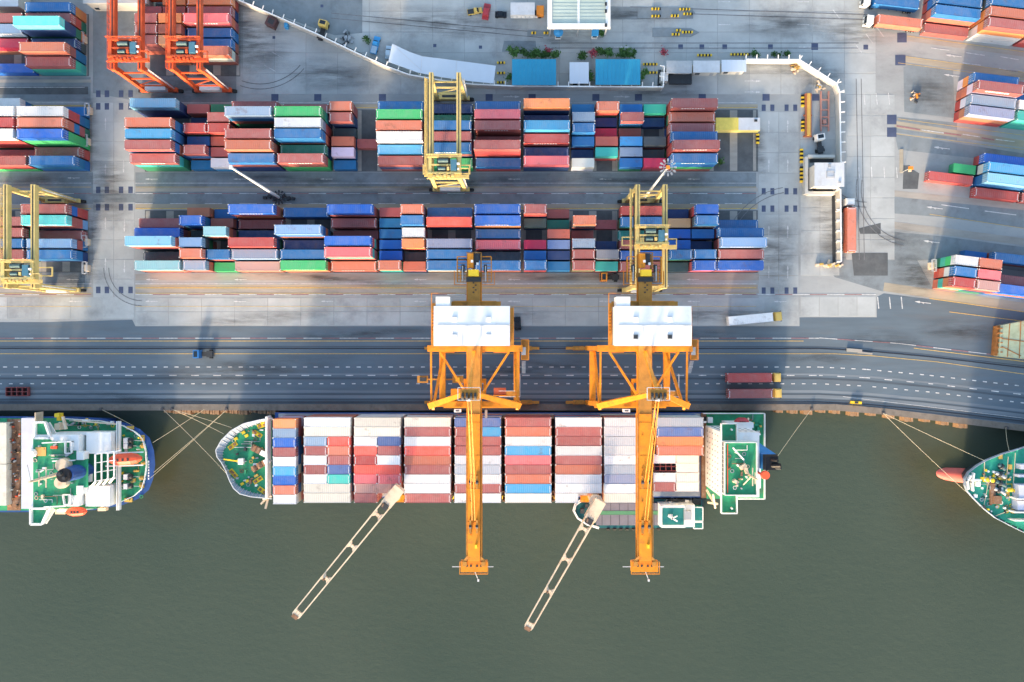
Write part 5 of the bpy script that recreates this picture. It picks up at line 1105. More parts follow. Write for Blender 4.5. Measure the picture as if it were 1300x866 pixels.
# small deck fittings: pipes, lockers, vents, coils, drip trays
def fittings(ship, name, x0, x1, y0, y1, z, n, seed, mats, pipes=3, hole=None):
    MB.OFF = Vector(ship.location); rq = random.Random(seed); m = MB(*mats)
    for k in range(n):
        x, y = rq.uniform(x0, x1), rq.uniform(y0, y1)
        if hole and hole(x, y): continue
        m.use(rq.choice(mats)); p = P(x, y, z); q = rq.random(); h = rq.uniform(.25, 1.0)
        if q < .45: m.cbox((p.x, p.y, z + h / 2), rq.uniform(.3, 1.1), rq.uniform(.25, .7), h, rq.choice([0, 0, .5, 1.57]))
        elif q < .75: m.tube((p.x, p.y, z), (p.x, p.y, z + h), rq.uniform(.14, .34), n=8)
        else:
            for a_ in range(6): m.beam((p.x + .45 * math.cos(a_ * 1.05), p.y + .45 * math.sin(a_ * 1.05), z + .08), (p.x + .45 * math.cos(a_ * 1.05 + 1.05), p.y + .45 * math.sin(a_ * 1.05 + 1.05), z + .08), .14)
    for k in range(pipes):
        y = rq.uniform(y0, y1); xa = rq.uniform(x0, (x0 + x1) / 2); m.use(rq.choice(mats)); a, c = P(xa, y, z + .25), P(min(x1, xa + (x1 - x0) * rq.uniform(.25, .5)), y, z + .25); m.tube(a, c, .09, n=6); m.tube(c, c + Vector((0, rq.choice([-1, 1]) * rq.uniform(.8, 2.2), 0)), .09, n=6)
    m.build(name, ship, kind='stuff'); MB.OFF = Vector((0, 0, 0))
fm = [WHT, GREY, YDECK, RUST, DARK, LGREY, TB, DECKG, GREY]
fittings(S, 'forecastle_fittings', 296, 340, 545, 618, 4.27, 40, 1, fm, 6)
fittings(S, 'poop_fittings', 936, 965, 532, 552, 3.02, 26, 2, fm, 3)
fittings(S, 'bridge_roof_fittings', 921, 956, 567, 624, 23.06, 14, 3, [WHT, CREAM, GREY, RUST], 3)
fittings(T, 'roof_fittings', 44, 98, 562, 640, 11.06, 30, 4, [LGREY, CREAM, GREY, RUST, DARK, GREY], 6, lambda x, y: 75 < x < 112 and 585 < y < 612)
fittings(T, 'poop_fittings', 153, 180, 546, 634, 4.56, 50, 5, fm, 6, lambda x, y: 572 < y < 596)
fittings(T, 'side_deck_fittings', 76, 145, 533, 543, 4.56, 30, 6, fm, 3)
fittings(V, 'foredeck_fittings', 1244, 1292, 596, 650, 9.07, 60, 7, [WHT, GREY, RUST, DARK, TB, YDECK], 8)
fittings(K, 'coaster_fittings', 838, 890, 633, 641, -.54, 26, 8, [WHT, GREY, DARK], 2)
# =============== QUAY FITTINGS
def fend(x, y, w_, d_):
    m = MB(TIMBER); p = P(x, y); c0 = p
    MB.OFF = Vector((p.x, p.y, 0))
    for k in range(4): m.box(p.x + (k - 2) * w_ / 4 + .04, p.x + (k - 1) * w_ / 4 - .04, p.y - d_ - .12 * (k % 2), p.y + .1, -3.6, -.15 - .12 * (k % 3))
    o = m.build('quay_fender'); MB.OFF = Vector((0, 0, 0)); o.location = (p.x, p.y, 0); return o
fx = [(x, 521.3) for x in (212, 224, 236, 248, 260, 272, 284, 296, 308, 320, 332, 344)] + [(x, 521.3 + max(0, x - 1060) * .08) for x in (990, 1008, 1026, 1044, 1062)] + [(x, 526.4 + (x - 1120) * .1195) for x in (1085, 1108, 1131, 1154, 1177, 1200, 1223)]
fx = [(x, (521.3 if x <= 1060 else (521.3 + (x - 1060) * .083 if x < 1120 else 526.3 + (x - 1120) * .1195))) for x, _ in fx]
for i, (x, y) in enumerate(fx):
    o = fend(x, y, 1.9 + .3 * (i % 3), .55 + .25 * ((i * 7) % 3))
    side = 'between the left ship and the bow' if x < 400 else 'right of the loaded ship'
    nth = i + 1 if x < 400 else i - 11
    tag(o, f'{ORD[nth - 1]} timber fender from left on the quay edge {side}', 'fender', 'timber fenders on the quay edge')
bm_ = MB(BOLL); bm_.tube((0, 0, 0), (0, 0, .55), .32, .25, 12); bm_.tube((0, 0, .55), (0, 0, .75), .42, .38, 12); bm_.box(-.45, .45, -.45, .45, 0, .08)
bollm = bm_.mesh('bollard')
for x, lab in ((129, 'iron bollard on the quay holding the left ship'), (207, 'iron bollard left of the fender row holding bow lines'), (219, 'iron bollard by the first fenders holding bow lines'), (288, 'iron bollard on the quay above the green bow tip'), (1030, 'iron bollard on the quay holding the stern line'), (1121, 'iron bollard at the quay bend holding two bow lines'), (1277, 'iron bollard near the right edge of the quay')):
    y = 519.3 if x < 1060 else (519.3 + (x - 1060) * .083 if x < 1120 else 524.3 + (x - 1120) * .1195)
    o = bpy.data.objects.new('bollard', bollm); C.objects.link(o); p = P(x, y); o.location = (p.x, p.y, .12); tag(o, lab, 'bollard', 'bollards along the quay edge')
def rope(a, za, b, zb, label, sag=.6):
    m = MB(ROPE); p, q_ = P(*a, za), P(*b, zb); MB.OFF = Vector(p); pr = p
    for k in range(1, 13):
        f_ = k / 12; c_ = p.lerp(q_, f_); c_.z -= sag * 4 * f_ * (1 - f_); m.tube(pr, c_, .052, n=5); pr = c_
    o = m.build('mooring_rope'); MB.OFF = Vector((0, 0, 0)); o.location = p; tag(o, label, 'rope', 'mooring ropes')
rope((219, 520), .6, (294, 543), 5.5, 'pale mooring rope from the quay to the upper side of the green bow, upper one')
rope((219, 520), .6, (284, 551), 5.5, 'pale mooring rope from the quay to the green bow, lower one of the pair')
rope((207, 520), .6, (290, 604), 5.0, 'long mooring rope from the quay round the tip of the green bow')
rope((288, 520), .6, (191, 607), 4.8, 'mooring rope from the blue stern to the quay, outer one of the pair')
rope((288, 520), .6, (195, 600), 4.8, 'mooring rope from the blue stern to the quay, inner one of the pair')
rope((259, 520), .6, (194, 562), 4.8, 'short mooring rope from the upper corner of the blue stern')
rope((129, 520), .6, (170, 541), 4.8, 'short dark mooring rope beside the left ship quarter', .2)
rope((1121, 524.5), .8, (1250, 585), 10, 'pale rope from the quay bend to the upper side of the teal bow')
rope((1121, 524.5), .8, (1226, 624), 10, 'pale rope from the quay bend across the red bulb to the teal bow')
rope((1277, 543), .8, (1281, 572), 10, 'short rope from the quay near the right edge to the teal bow', .3)
rope((1030, 520), .8, (968, 608), 4, 'mooring rope from the stern of the loaded ship to the quay')
m = MB(ORY); p = P(1086, 511); m.cbox((p.x, p.y, .35), 3.0, .7, .6, R(-4)); m.use(DARK); m.cbox((p.x, p.y, .7), 1.0, .5, .2, R(-4)); tag(m.build('rail_stop'), 'yellow rail stop on the waterside crane rail at the bend', 'rail stop')
m = MB(LCONC); p = P(1084, 445); m.cbox((p.x, p.y, .25), 4.2, .9, .4, R(-5)); m.cbox((p.x + 3, p.y - .7, .2), 4, .5, .3, R(-7)); tag(m.build('rail_turnout'), 'pale concrete block at the bend of the landside crane rail', 'rail block')
# =============== LIGHT MASTS
def mast(base, top_px, hz, ring, label):
    p = P(*base); tp = P(*top_px, hz); t = thing('light_mast', label, 'light mast', (p.x, p.y, 0), 0, 'tall floodlight masts')
    m = MB(WHT); m.tube((0, 0, 0), (tp.x - p.x, tp.y - p.y, hz), .42, .2, 12); m.build('pole', t)
    m = MB(GREY); m.cbox((0, 0, .25), 1.3, 1.3, .5); m.build('base', t)
    x, y = tp.x - p.x, tp.y - p.y
    z = hz if ring == 'top' else 1.0; rr = 1.7
    if ring != 'top': x, y = 0, 0
    m = MB(GREY if ring == 'top' else DARK)
    for k in range(12):
        a_, b_ = 2 * math.pi * k / 12, 2 * math.pi * (k + 1) / 12; m.beam((x + rr * .6 * math.cos(a_), y + rr * .6 * math.sin(a_), z), (x + rr * .6 * math.cos(b_), y + rr * .6 * math.sin(b_), z), .14)
    for k in range(4): a_ = math.pi * k / 2; m.beam((x, y, z), (x + rr * .6 * math.cos(a_), y + rr * .6 * math.sin(a_), z), .14)
    m.use(ORG if ring == 'top' else DARK); m.cbox((x, y, z + .1), .8, .8, .4); rg = m.build('head_frame', t)
    for k in range(12):
        a_ = 2 * math.pi * k / 12; m = MB(GREY if ring == 'top' else DARK); m.cbox((x + rr * math.cos(a_), y + rr * math.sin(a_), z), .62, .36, .3, a_); m.beam((x + rr * .6 * math.cos(a_), y + rr * .6 * math.sin(a_), z), (x + rr * math.cos(a_), y + rr * math.sin(a_), z), .1); m.build('floodlight', rg)
    if ring != 'top':
        m = MB(DARK)
        for k in range(7): m.cbox((-4 + 1.3 * k, .4 * math.sin(k * 2), .5), .9, .7 + .3 * (k % 2), .9, k)
        m.build('lamp_gear', t); m = MB(WHT); m.cbox((x + tp.x - p.x, y + tp.y - p.y, hz), .7, .7, .5); m.build('mast_head', t)
mast((355.5, 251.5), (293, 212.5), 36.5, 'ground', 'white light mast between the two middle blocks with its lamp ring lowered')
mast((814.5, 256), (848, 212.5), 36.5, 'top', 'white light mast whose round lamp ring stands over the container blocks')
# =============== BOUNDARY FENCE
def fence(pts, z, label, side=1, step=13.5):
    pp = [P(x, y, z) for x, y in pts]; t = thing('boundary_fence', label, 'fence', (pp[0].x, pp[0].y, 0), 0, 'white boundary fences'); MB.OFF = Vector((pp[0].x, pp[0].y, 0))
    for a_, b_ in zip(pp[:-1], pp[1:]):
        a_, b_ = a_.copy(), b_.copy(); d = (b_ - a_).normalized(); nn = Vector((-d.y, d.x, 0)) * side; L_ = (b_ - a_).length
        m = MB(WALLM); m.beam(a_ + Vector((0, 0, -z / 2 - .1)), b_ + Vector((0, 0, -z / 2 - .1)), .16, z - .2); m.build('wall_panel', t)
        m = MB(WHT); m.beam(a_, b_, .32, .3); m.build('top_beam', t)
        n_ = max(1, round(L_ / (step * .215)))
        for k in range(n_ + 1):
            c_ = a_.lerp(b_, k / n_); m = MB(WHT); m.beam(c_ + nn * .1 - Vector((0, 0, z)), c_ + nn * .1, .28, .28); m.beam(c_ + Vector((0, 0, -.05)), c_ + nn * 1.25 + Vector((0, 0, .25)), .22, .2); m.build('post', t)
        m = MB(DARK); m.beam(a_ + nn * .75 + Vector((0, 0, -z + .12)), b_ + nn * .75 + Vector((0, 0, -z + .12)), .8, .2); m.build('drain', t)
    MB.OFF = Vector((0, 0, 0))
fence([(296, -3), (345, 18), (400, 42), (450, 66), (490, 84), (520, 95), (560, 102), (600, 107), (655, 109.5), (842, 110.5), (843.5, 84)], 3.2, 'long white fence with short arms running from top left to the blue roofs')
fence([(947, 75.5), (1015, 76), (1062, 106), (1066, 117), (1067.5, 206)], 3.2, 'white fence rounding the corner beside the office roof')
fence([(1067, 240), (1068, 332)], 3.2, 'straight white fence beside the parked red container truck', -1)
# =============== BUILDINGS
def building(name, label, cat, px0, px1, py0, py1, h, roofm, wallm, parts=None, group=None, ridge=True, n=10):
    p = P((px0 + px1) / 2, (py0 + py1) / 2, h); t = thing(name, label, cat, (p.x, p.y, 0), 0, group); a_, c_ = P(px0, py1, h), P(px1, py0, h); X0, X1, Y0, Y1 = a_.x - p.x, c_.x - p.x, a_.y - p.y, c_.y - p.y
    m = MB(wallm); m.box(X0 + .35, X1 - .35, Y0 + .35, Y1 - .35, 0, h - .25); m.build('wall', t)
    for k in range(n):
        xa, xb = X0 + (X1 - X0) * k / n, X0 + (X1 - X0) * (k + 1) / n
        m = MB(roofm); dz_ = .10 if ridge else .02
        ym = (Y0 + Y1) / 2
        m.add([(xa + .01, Y0, h - dz_), (xb - .01, Y0, h - dz_), (xb - .01, ym, h), (xa + .01, ym, h), (xb - .01, Y1, h - dz_), (xa + .01, Y1, h - dz_), (xa + .01, Y0, h - dz_ - .12), (xb - .01, Y0, h - dz_ - .12), (xa + .01, Y1, h - dz_ - .12), (xb - .01, Y1, h - dz_ - .12)], [(0, 1, 2, 3), (3, 2, 4, 5), (6, 7, 1, 0), (5, 4, 9, 8)])
        m.box(xb - .05, xb - .012, Y0, ym, h - dz_, h - dz_ + .05) if False else None
        m.build('roof_sheet', t)
    m = MB(GLASS); m.box(X0 + 1, X0 + 2.2, Y0 + .30, Y0 + .35, 1.0, 2.2); m.build('window', t); m = MB(GREY); m.box(X1 - 2.2, X1 - 1.2, Y0 + .30, Y0 + .35, .05, 2.1); m.build('door', t)
    return t
building('gate_office', 'building with a plain blue roof, left of the two blue roofs', 'building', 650, 706, 75, 108, 4.2, BLUER, WALLM, n=11)
building('gate_office', 'building with a plain blue roof, right of the white booth', 'building', 756, 813, 75, 107.5, 4.2, BLUER, WALLM, n=11)
building('gate_booth', 'small flat white roofed booth between the two blue roofs', 'booth', 723, 747.5, 79, 106, 3.4, ROOFW, WALLM, ridge=False, n=4)
building('store_shed', 'grey sheet roofed shed nearest the blue roof, in the row by the fence', 'shed', 846, 878.5, 77, 93, 3.6, ROOFG, WALLM, ridge=True, n=6)
building('store_shed', 'cream grey roofed shed in the middle of the row by the fence', 'shed', 880, 914, 77, 92, 3.8, LGREY, WALLM, ridge=False, n=6)
building('store_shed', 'pale open sided shed at the right end of the row by the fence', 'shed', 916, 947.5, 76, 91, 3.5, ROOFW, WALLM, ridge=False, n=5)
building('warehouse', 'pale roof of a building cut by the top edge above the left stack aisle', 'building', 105, 186, -40, 4, 6, ROOFG, WALLM, n=14)
building('warehouse', 'white roof cut by the top edge at the far left corner', 'building', -30, 23, -40, 8, 6, LGREY, WALLM, n=9)
# office by the fence
t = building('office_block', 'flat grey roofed office on the fence line with dark openings above and below', 'building', 1034, 1072, 206.5, 237, 6.5, LGREY, WALLM, ridge=False, n=3)
m = MB(WALLM); o_ = Vector(t.location)
for (x0, x1, y0, y1) in ((1022, 1026, 199, 246), (1026, 1060, 196.5, 200), (1026, 1060, 243, 247)): a_, c_ = P(x0, y1, 2), P(x1, y0, 2); m.box(a_.x - o_.x, c_.x - o_.x, a_.y - o_.y, c_.y - o_.y, 0, 2)
m.use(DARK)
for (x0, x1, y0, y1) in ((1029, 1058, 200.5, 206), (1033, 1058, 237, 242.6)): a_, c_ = P(x0, y1, .4), P(x1, y0, .4); m.box(a_.x - o_.x, c_.x - o_.x, a_.y - o_.y, c_.y - o_.y, .05, .4)
m.build('yard_wall', t); m = MB(GREY); m.rail([(-.8, -.8, 6.5), (1.2, -.8, 6.5), (1.2, .8, 6.5), (-.8, .8, 6.5)], .3, 1, .06, True); m.box(-.3, .3, 2, 2.8, 6.45, 6.8); m.box(2.4, 3, -2.4, -1.8, 6.45, 6.8); m.build('roof_hatch', t)
# gate canopy
hz = 7.5; p = P(735, 0, hz); t = thing('gate_canopy', 'large gate canopy with pale green slatted roof and white border at the top edge', 'canopy', (p.x, p.y, 0))
def q4(x0, x1, y0, y1, z): a_, c_ = P(x0, y1, z), P(x1, y0, z); return a_.x - p.x, c_.x - p.x, a_.y - p.y, c_.y - p.y
m = MB(WHT)
for r_ in ((695, 701, -60, 35), (769, 775, -60, 35), (701, 769, 29.5, 35)): x0, x1, y0, y1 = q4(*r_, hz + .3); m.box(x0, x1, y0, y1, hz - .8, hz + .3)
x0, x1, y0, y1 = q4(733, 736, -60, 29.5, hz + .12); m.box(x0, x1, y0, y1, hz - .1, hz + .14); m.build('roof_border', t)
for s, (xa, xb) in enumerate(((701.2, 733), (736, 768.8))):
    for k in range(20):
        x0, x1, y0, y1 = q4(xa, xb, 26 - 4.4 * k, 29.3 - 4.4 * k + .9, hz)
        m = MB(PALEG); m.hexa([(x0, y0, hz - .25), (x1, y0, hz - .25), (x1, y1, hz - .2), (x0, y1, hz - .2), (x0, y0, hz - .05), (x1, y0, hz - .05), (x1, y1, hz + .05), (x0, y1, hz + .05)]); m.build('roof_sheet', t)
for x in (699, 735, 771):
    for y in (32, -10, -50): x0, x1, y0, y1 = q4(x - 1, x + 1, y - 1, y + 1, hz); m = MB(GREY); m.box(x0, x1, y0, y1, 0, hz - .8); m.build('column', t)
m = MB(DARK)
for y in (3, 12, 30): x0, x1, y0, y1 = q4(768, 770.5, y, y + 4, hz + .5); m.box(x0, x1, y0, y1, hz + .3, hz + .7)
m.build('roof_lamp', t)
# long pale canopy
cz = 4.0; cp = [(498, 55.5), (520, 66), (536, 71.5), (580, 77), (629.5, 83.5), (626.5, 106), (600, 103.5), (560, 98), (530, 92), (493, 78.5)]
p = P(560, 82, cz); t = thing('car_park_canopy', 'long bent pale blue canopy beside the white fence', 'canopy', (p.x, p.y, 0)); MB.OFF = Vector((p.x, p.y, 0))
m = MB(ROOFW); m.prism([(v.x, v.y) for v in pz(cp, cz)], cz - .15, cz); m.build('canopy_sheet', t); m = MB(WHT)
for x, y in ((502, 60), (536, 73), (580, 79), (624, 85), (622, 103), (580, 99.5), (530, 90)): v = P(x, y, cz); m.box(v.x - .12, v.x + .12, v.y - .12, v.y + .12, 0, cz - .16)
m.build('post', t); m = MB(LGREY)
for (x0, y0, x1, y1) in ((499, 57, 537, 91), (536, 71.5, 534, 92.5), (580, 77, 578, 100.5)): m.beam(P(x0, y0, cz + .02), P(x1, y1, cz + .02), .12, .05)
m.build('seam', t); MB.OFF = Vector((0, 0, 0))
for x, y, lab in ((709, 40.5, 'small round topped blue booth below the canopy, left of two'), (755.5, 40, 'small blue booth below the canopy beside low plants')):
    p = P(x, y, 2.8); t = thing('toll_booth', lab, 'booth', (p.x, p.y, 0), 0, 'blue booths at the gate'); m = MB(WHT); m.box(-.8, .8, -1.0, 1.0, 0, 2.5); m.build('wall', t); m = MB(SKYB)
    if x < 740: m.tube((0, 0, 2.5), (0, 0, 2.7), 1.35, 1.2, 10); m.tube((0, 0, 2.7), (0, 0, 3.1), 1.0, .3, 10)
    else: m.hexa([(-1, -1.2, 2.5), (.9, -1.2, 2.5), (1.2, 1.2, 2.5), (-.8, 1.2, 2.5), (-.9, -1.1, 2.75), (.8, -1.1, 2.75), (1.1, 1.1, 2.75), (-.7, 1.1, 2.75)])
    m.build('roof', t); m = MB(GLASS); m.box(-.6, .6, -1.05, -1.0, 1.1, 2.1); m.build('window', t)
# traffic islands with striped kerb blocks
def island(cx, cy, L_, W_, label, stripes, ang=0):
    p = P(cx, cy); t = thing('traffic_island', label, 'traffic island', (p.x, p.y, 0), ang); m = MB(PATCH); pts = [(-L_ / 2, -W_ / 2), (L_ / 2 - W_, -W_ / 2), (L_ / 2, 0), (L_ / 2 - W_, W_ / 2), (-L_ / 2, W_ / 2)]; m.prism(pts, 0, .16); m.build('kerb', t)
    for x, y, n_ in stripes:
        for k in range(n_):
            m = MB(ORY if k % 2 == 0 else BLACK); m.hexa([(x + k * .42, y - .3, .16), (x + k * .42 + .38, y - .3, .16), (x + k * .42 + .38, y + .3, .16), (x + k * .42, y + .3, .16), (x + k * .42 + .1, y - .3, .5), (x + k * .42 + .48, y - .3, .5), (x + k * .42 + .48, y + .3, .5), (x + k * .42 + .1, y + .3, .5)]); m.build('kerb_block', t)
    return t
island(846, 16.5, 16, 3.0, 'long traffic island with yellow black blocks right of the canopy, upper one', [(-4.2, 1.0, 6), (-4.2, -1.0, 6), (3.5, .9, 7), (4.6, -.4, 6), (1.2, -.9, 5)])
island(858, 41.5, 13, 2.4, 'short traffic island with yellow black blocks right of the canopy, lower one', [(-1.2, -.6, 5), (1.6, 0, 7), (0, .5, 3)])
island(690, 42.5, 9, 1.6, 'narrow traffic island in front of the left blue booth', [(-3.4, 0, 3), (0, 0, 3)])
for x, y, n_, lab in ((631, 80, 5, 'striped kerb row right of the long canopy, uppermost'), (631, 93, 5, 'striped kerb row right of the long canopy, middle one'), (631, 105, 5, 'striped kerb row right of the long canopy, lowest'), (816, 82, 9, 'striped kerb row between the blue roof and the sheds, upper'), (816, 92.5, 9, 'striped kerb row between the blue roof and the sheds, lower'), (885, 70.5, 9, 'striped kerb row above the middle grey shed'), (927, 69.5, 12, 'striped kerb row above the right end shed')):
    p = P(x, y); t = thing('kerb_row', lab, 'kerb blocks', (p.x, p.y, 0), 0, 'striped kerb rows')
    for k in range(n_): m = MB(ORY if k % 2 == 0 else BLACK); m.box(k * .45, k * .45 + .42, -.28, .28, 0, .4); m.build('kerb_block', t)
for x, y, n_, lab in ((1018.5, 129, 6, 'upright striped barrier beside the long yellow beam, upper'), (1018.5, 160, 6, 'upright striped barrier beside the long yellow beam, lower'), (1017, 200, 7, 'upright striped barrier left of the office, upper'), (1017, 225, 8, 'upright striped barrier left of the office, lower'), (961.5, 176, 5, 'short striped barrier at the corner of the empty slot')):
    p = P(x, y); t = thing('striped_barrier', lab, 'barrier', (p.x, p.y, 0), 0, 'striped barriers')
    for k in range(n_): m = MB(ORY if k % 2 == 0 else BLACK); m.box(-.4, .4, k * .55 - 1.5, k * .55 - 1.0, 0, .55); m.build('barrier_block', t)
# =============== PLANTS
def bush(x, y, rx, ry, h, lab, leaf=None, n=150, trunk=True, group='shrubs by the gate buildings'):
    p = P(x, y); t = thing('shrub', lab, 'shrub', (p.x, p.y, 0), 0, group); rnd = random.Random(int(x * 7 + y)); m = MB(leaf or LEAF)
    cl = [(rnd.uniform(-rx, rx) * .75, rnd.uniform(-ry, ry) * .75, rnd.uniform(.45, .9) * h) for _ in range(max(4, int(rx * ry * 5)))]
    for k in range(n):
        c_ = rnd.choice(cl); a_, e_ = rnd.uniform(0, 6.28), rnd.gauss(0, .5); r_ = abs(rnd.gauss(0, .42)) + .08
        q_ = Vector((c_[0] + math.cos(a_) * r_, c_[1] + math.sin(a_) * r_, max(.1, c_[2] + e_ * .4))); s_ = rnd.uniform(.18, .38); u = Vector((rnd.gauss(0, 1), rnd.gauss(0, 1), rnd.gauss(0, .6))).normalized(); w_ = u.cross(Vector((rnd.gauss(0, 1), rnd.gauss(0, 1), rnd.gauss(0, 1)))).normalized()
        m.add([q_ - u * s_, q_ + w_ * s_ * .6, q_ + u * s_, q_ - w_ * s_ * .6], [(0, 1, 2, 3)])
    m.build('crown', t); m = MB(BARK)
    for c_ in cl[:5]: m.tube((c_[0] * .3, c_[1] * .3, 0), (c_[0], c_[1], c_[2]), .05, .02, 5)
    m.build('trunk', t)
sb = [(655, 70, 1.2, .95, 'left roof, first from left'), (668, 70.5, 1.3, .7, 'left roof, second from left'), (680, 70.5, 1.3, .7, 'left roof, third from left'), (692, 70.5, 1.2, .7, 'left roof, fourth from left'), (704, 71.5, .9, .7, 'left roof, at its right end'),
      (762, 70, 1.3, .8, 'right roof, first from left'), (775, 70, 1.4, .8, 'right roof, second from left'), (788, 70, 1.4, .8, 'right roof, third from left'), (801, 70, 1.2, .8, 'right roof, at its right end')]
for x, y, rx, ry, w_ in sb: bush(x, y, rx * 1.15, ry * 1.25, 2.6, f'green hedge shrub behind the blue {w_}', n=420)
bush(737, 74, 1.6, .7, 2.4, 'green shrub row behind the small white booth', n=420); bush(751, 70, .7, 1.0, 2.8, 'dark pink flowering shrub between booth and right blue roof', LEAF2, 160); bush(696, 67, .7, .6, 2.2, 'small reddish flowering shrub behind the left blue roof', LEAF2, 110)
bush(749, 100, 1.2, 1.5, 3.2, 'tall green shrub between white booth and right blue roof', n=320); bush(817, 97, 1.0, 1.6, 3, 'green shrub at the lower right corner of the right blue roof', n=260); bush(806, 107, 1.3, .7, 1.8, 'low green shrub below the right blue roof', n=160)
bush(649, 66, .8, .8, 3.2, 'pale palm like shrub at left end of the left blue roof', n=150); bush(646, 101, .5, 1.3, 2.2, 'thin shrub along the left wall of the left blue roof', n=140); bush(768, 42, 1.7, .5, .9, 'low planted strip beside the right blue booth', n=170); bush(841, 68, .5, .8, 2, 'reddish shrub above the grey sheds', LEAF2, 110)
bush(912, 206, 1.1, 1.2, 1.2, 'weeds growing at the end of the upper middle block', n=160); bush(466, 52, .9, .6, 1.3, 'small green plant beside the blue pickup at the fence', n=120)
for x, y in ((958, 68), (985, 70), (1000, 69)): bush(x, y, 1.6, .4, .7, f'low green weeds along the fence {"left of the bend" if x < 970 else ("near the bend" if x > 990 else "midway to the bend")}', n=120)
# =============== VEHICLES
def truck(px, py, z, ang, ccol, cab, label, clabel, size=40, container=True):
    """px, py: photo pixel of the front end of the load at height z; ang: heading of the cab"""
    p = P(px, py, z); t = thing('container_truck', label, 'truck', (p.x, p.y, 0), ang, 'trucks with containers'); Ln = LEN[size]
    m = MB(DARK)
    for s in (-1, 1): m.box(-Ln, 3.0, s * .5 - .1, s * .5 + .1, .95, 1.22)
    for k in range(6): m.box(-Ln + .4 + k * (Ln - 1) / 5 - .12, -Ln + .4 + k * (Ln - 1) / 5 + .12, -1.2, 1.2, 1.0, 1.2)
    m.box(-.2, 1.0, -1.1, 1.1, .6, 1.2); m.build('chassis', t)
    m = MB(cab); m.hexa([(.75, -1.22, .6), (2.9, -1.22, .6), (2.9, 1.22, .6), (.75, 1.22, .6), (.8, -1.15, 3.05), (2.6, -1.15, 3.05), (2.6, 1.15, 3.05), (.8, 1.15, 3.05)]); m.box(1.0, 2.2, -1.0, 1.0, 3.05, 3.25); cb = m.build('cab', t)
    m = MB(GLASS); m.hexa([(2.86, -1.05, 1.7), (2.9, -1.05, 1.7), (2.9, 1.05, 1.7), (2.86, 1.05, 1.7), (2.65, -1.0, 2.85), (2.7, -1.0, 2.85), (2.7, 1.0, 2.85), (2.65, 1.0, 2.85)]); m.build('windscreen', cb)
    for s in (-1, 1): m = MB(DARK); m.box(2.5, 2.7, s * 1.35 - .1, s * 1.35 + .1, 1.8, 2.5); m.build('mirror', cb)
    wm2 = MB(RUBBER, GREY); wm2.tube((0, -.2, 0), (0, .2, 0), .5, n=14); wm2.use(GREY); wm2.tube((0, -.22, 0), (0, .22, 0), .24, n=8); me = wm2.mesh('wheel')
    for x in (2.2, -.4, -Ln + 1.2, -Ln + 2.5):
        for s in (-1, 1): o = bpy.data.objects.new('wheel', me); C.objects.link(o); o.parent = t; o.location = (x, s * 1.0, .5)
    if container:
        d = Vector((math.cos(ang), math.sin(ang), 0)); c_ = p - d * (Ln / 2)
        make_container(size, ccol, (c_.x, c_.y, 1.24), ang, clabel, 'containers carried on trucks', -1, 0)
    return t
truck(980.5, 479.6, 3.9, R(.3), 'r', CABY, 'yellow cabbed container truck on the quay lane, upper of the two', 'red container carried by the upper truck on the quay lane')
truck(981.5, 499.7, 3.9, R(.3), 'm', CABY, 'yellow cabbed container truck on the quay lane, lower of the two', 'maroon container carried by the lower truck on the quay lane')
bpy.context.view_layer.update()
truck(981.8, 402.2, 3.9, R(5.5), 'w', CABY, 'yellow cabbed truck with a white load on the pale slabs', 'white container carried slantwise by the truck on the pale slabs')
truck(1081.5, 263, 3.9, R(90), 'o', CABW, 'white cabbed truck parked along the straight white fence', 'brick red container on the truck parked along the fence')
truck(1115, 23.5, 3.9, R(173.5), 'o', CABW, 'white cabbed truck entering below the top right stacks', 'salmon red container on the white cabbed truck, top right')
truck(1111, -1, 3.9, R(173.5), 'b', CABW, 'truck cut by the top edge above the white cabbed one', 'blue container on the truck at the top edge, top right')
def tractor(px, py, ang, cab, label, tail=True):
    p = P(px, py); t = thing('terminal_tractor', label, 'truck', (p.x, p.y, 0), ang, 'tractor units without a load'); m = MB(cab); m.hexa([(0, -1.15, .6), (2.0, -1.15, .6), (2.0, 1.15, .6), (0, 1.15, .6), (.1, -1.1, 2.9), (1.7, -1.1, 2.9), (1.7, 1.1, 2.9), (.1, 1.1, 2.9)]); cb = m.build('cab', t)
    m = MB(GLASS); m.box(.5, 1.5, -.8, .8, 2.9, 2.94); m.hexa([(1.98, -1.0, 1.6), (2.02, -1.0, 1.6), (2.02, 1.0, 1.6), (1.98, 1.0, 1.6), (1.72, -1.0, 2.7), (1.76, -1.0, 2.7), (1.76, 1.0, 2.7), (1.72, 1.0, 2.7)]); m.build('windscreen', cb)
    m = MB(DARK); m.box(-3.4, 0, -.6, .6, .7, 1.1); m.box(-3.0, -1.4, -.9, .9, 1.1, 1.3); m.build('chassis', t)
    for x in (1.1, -2.4):
        for s in (-1, 1): m = MB(RUBBER); m.tube((x, s * 1.0 - .2, .5), (x, s * 1.0 + .2, .5), .5, n=12); m.build('wheel', t)
tractor(258, 449.5, R(180), CABB, 'blue tractor unit driving on the quay road at left')
tractor(770, 352.5, R(180), ORG, 'yellow orange tractor unit below the teal container')
tractor(411.5, 38, R(75), CABY, 'yellow tractor unit parked beside the fence at top')
tractor(1038, 181, R(100), CABW, 'white tractor unit near the office and the yellow beam')
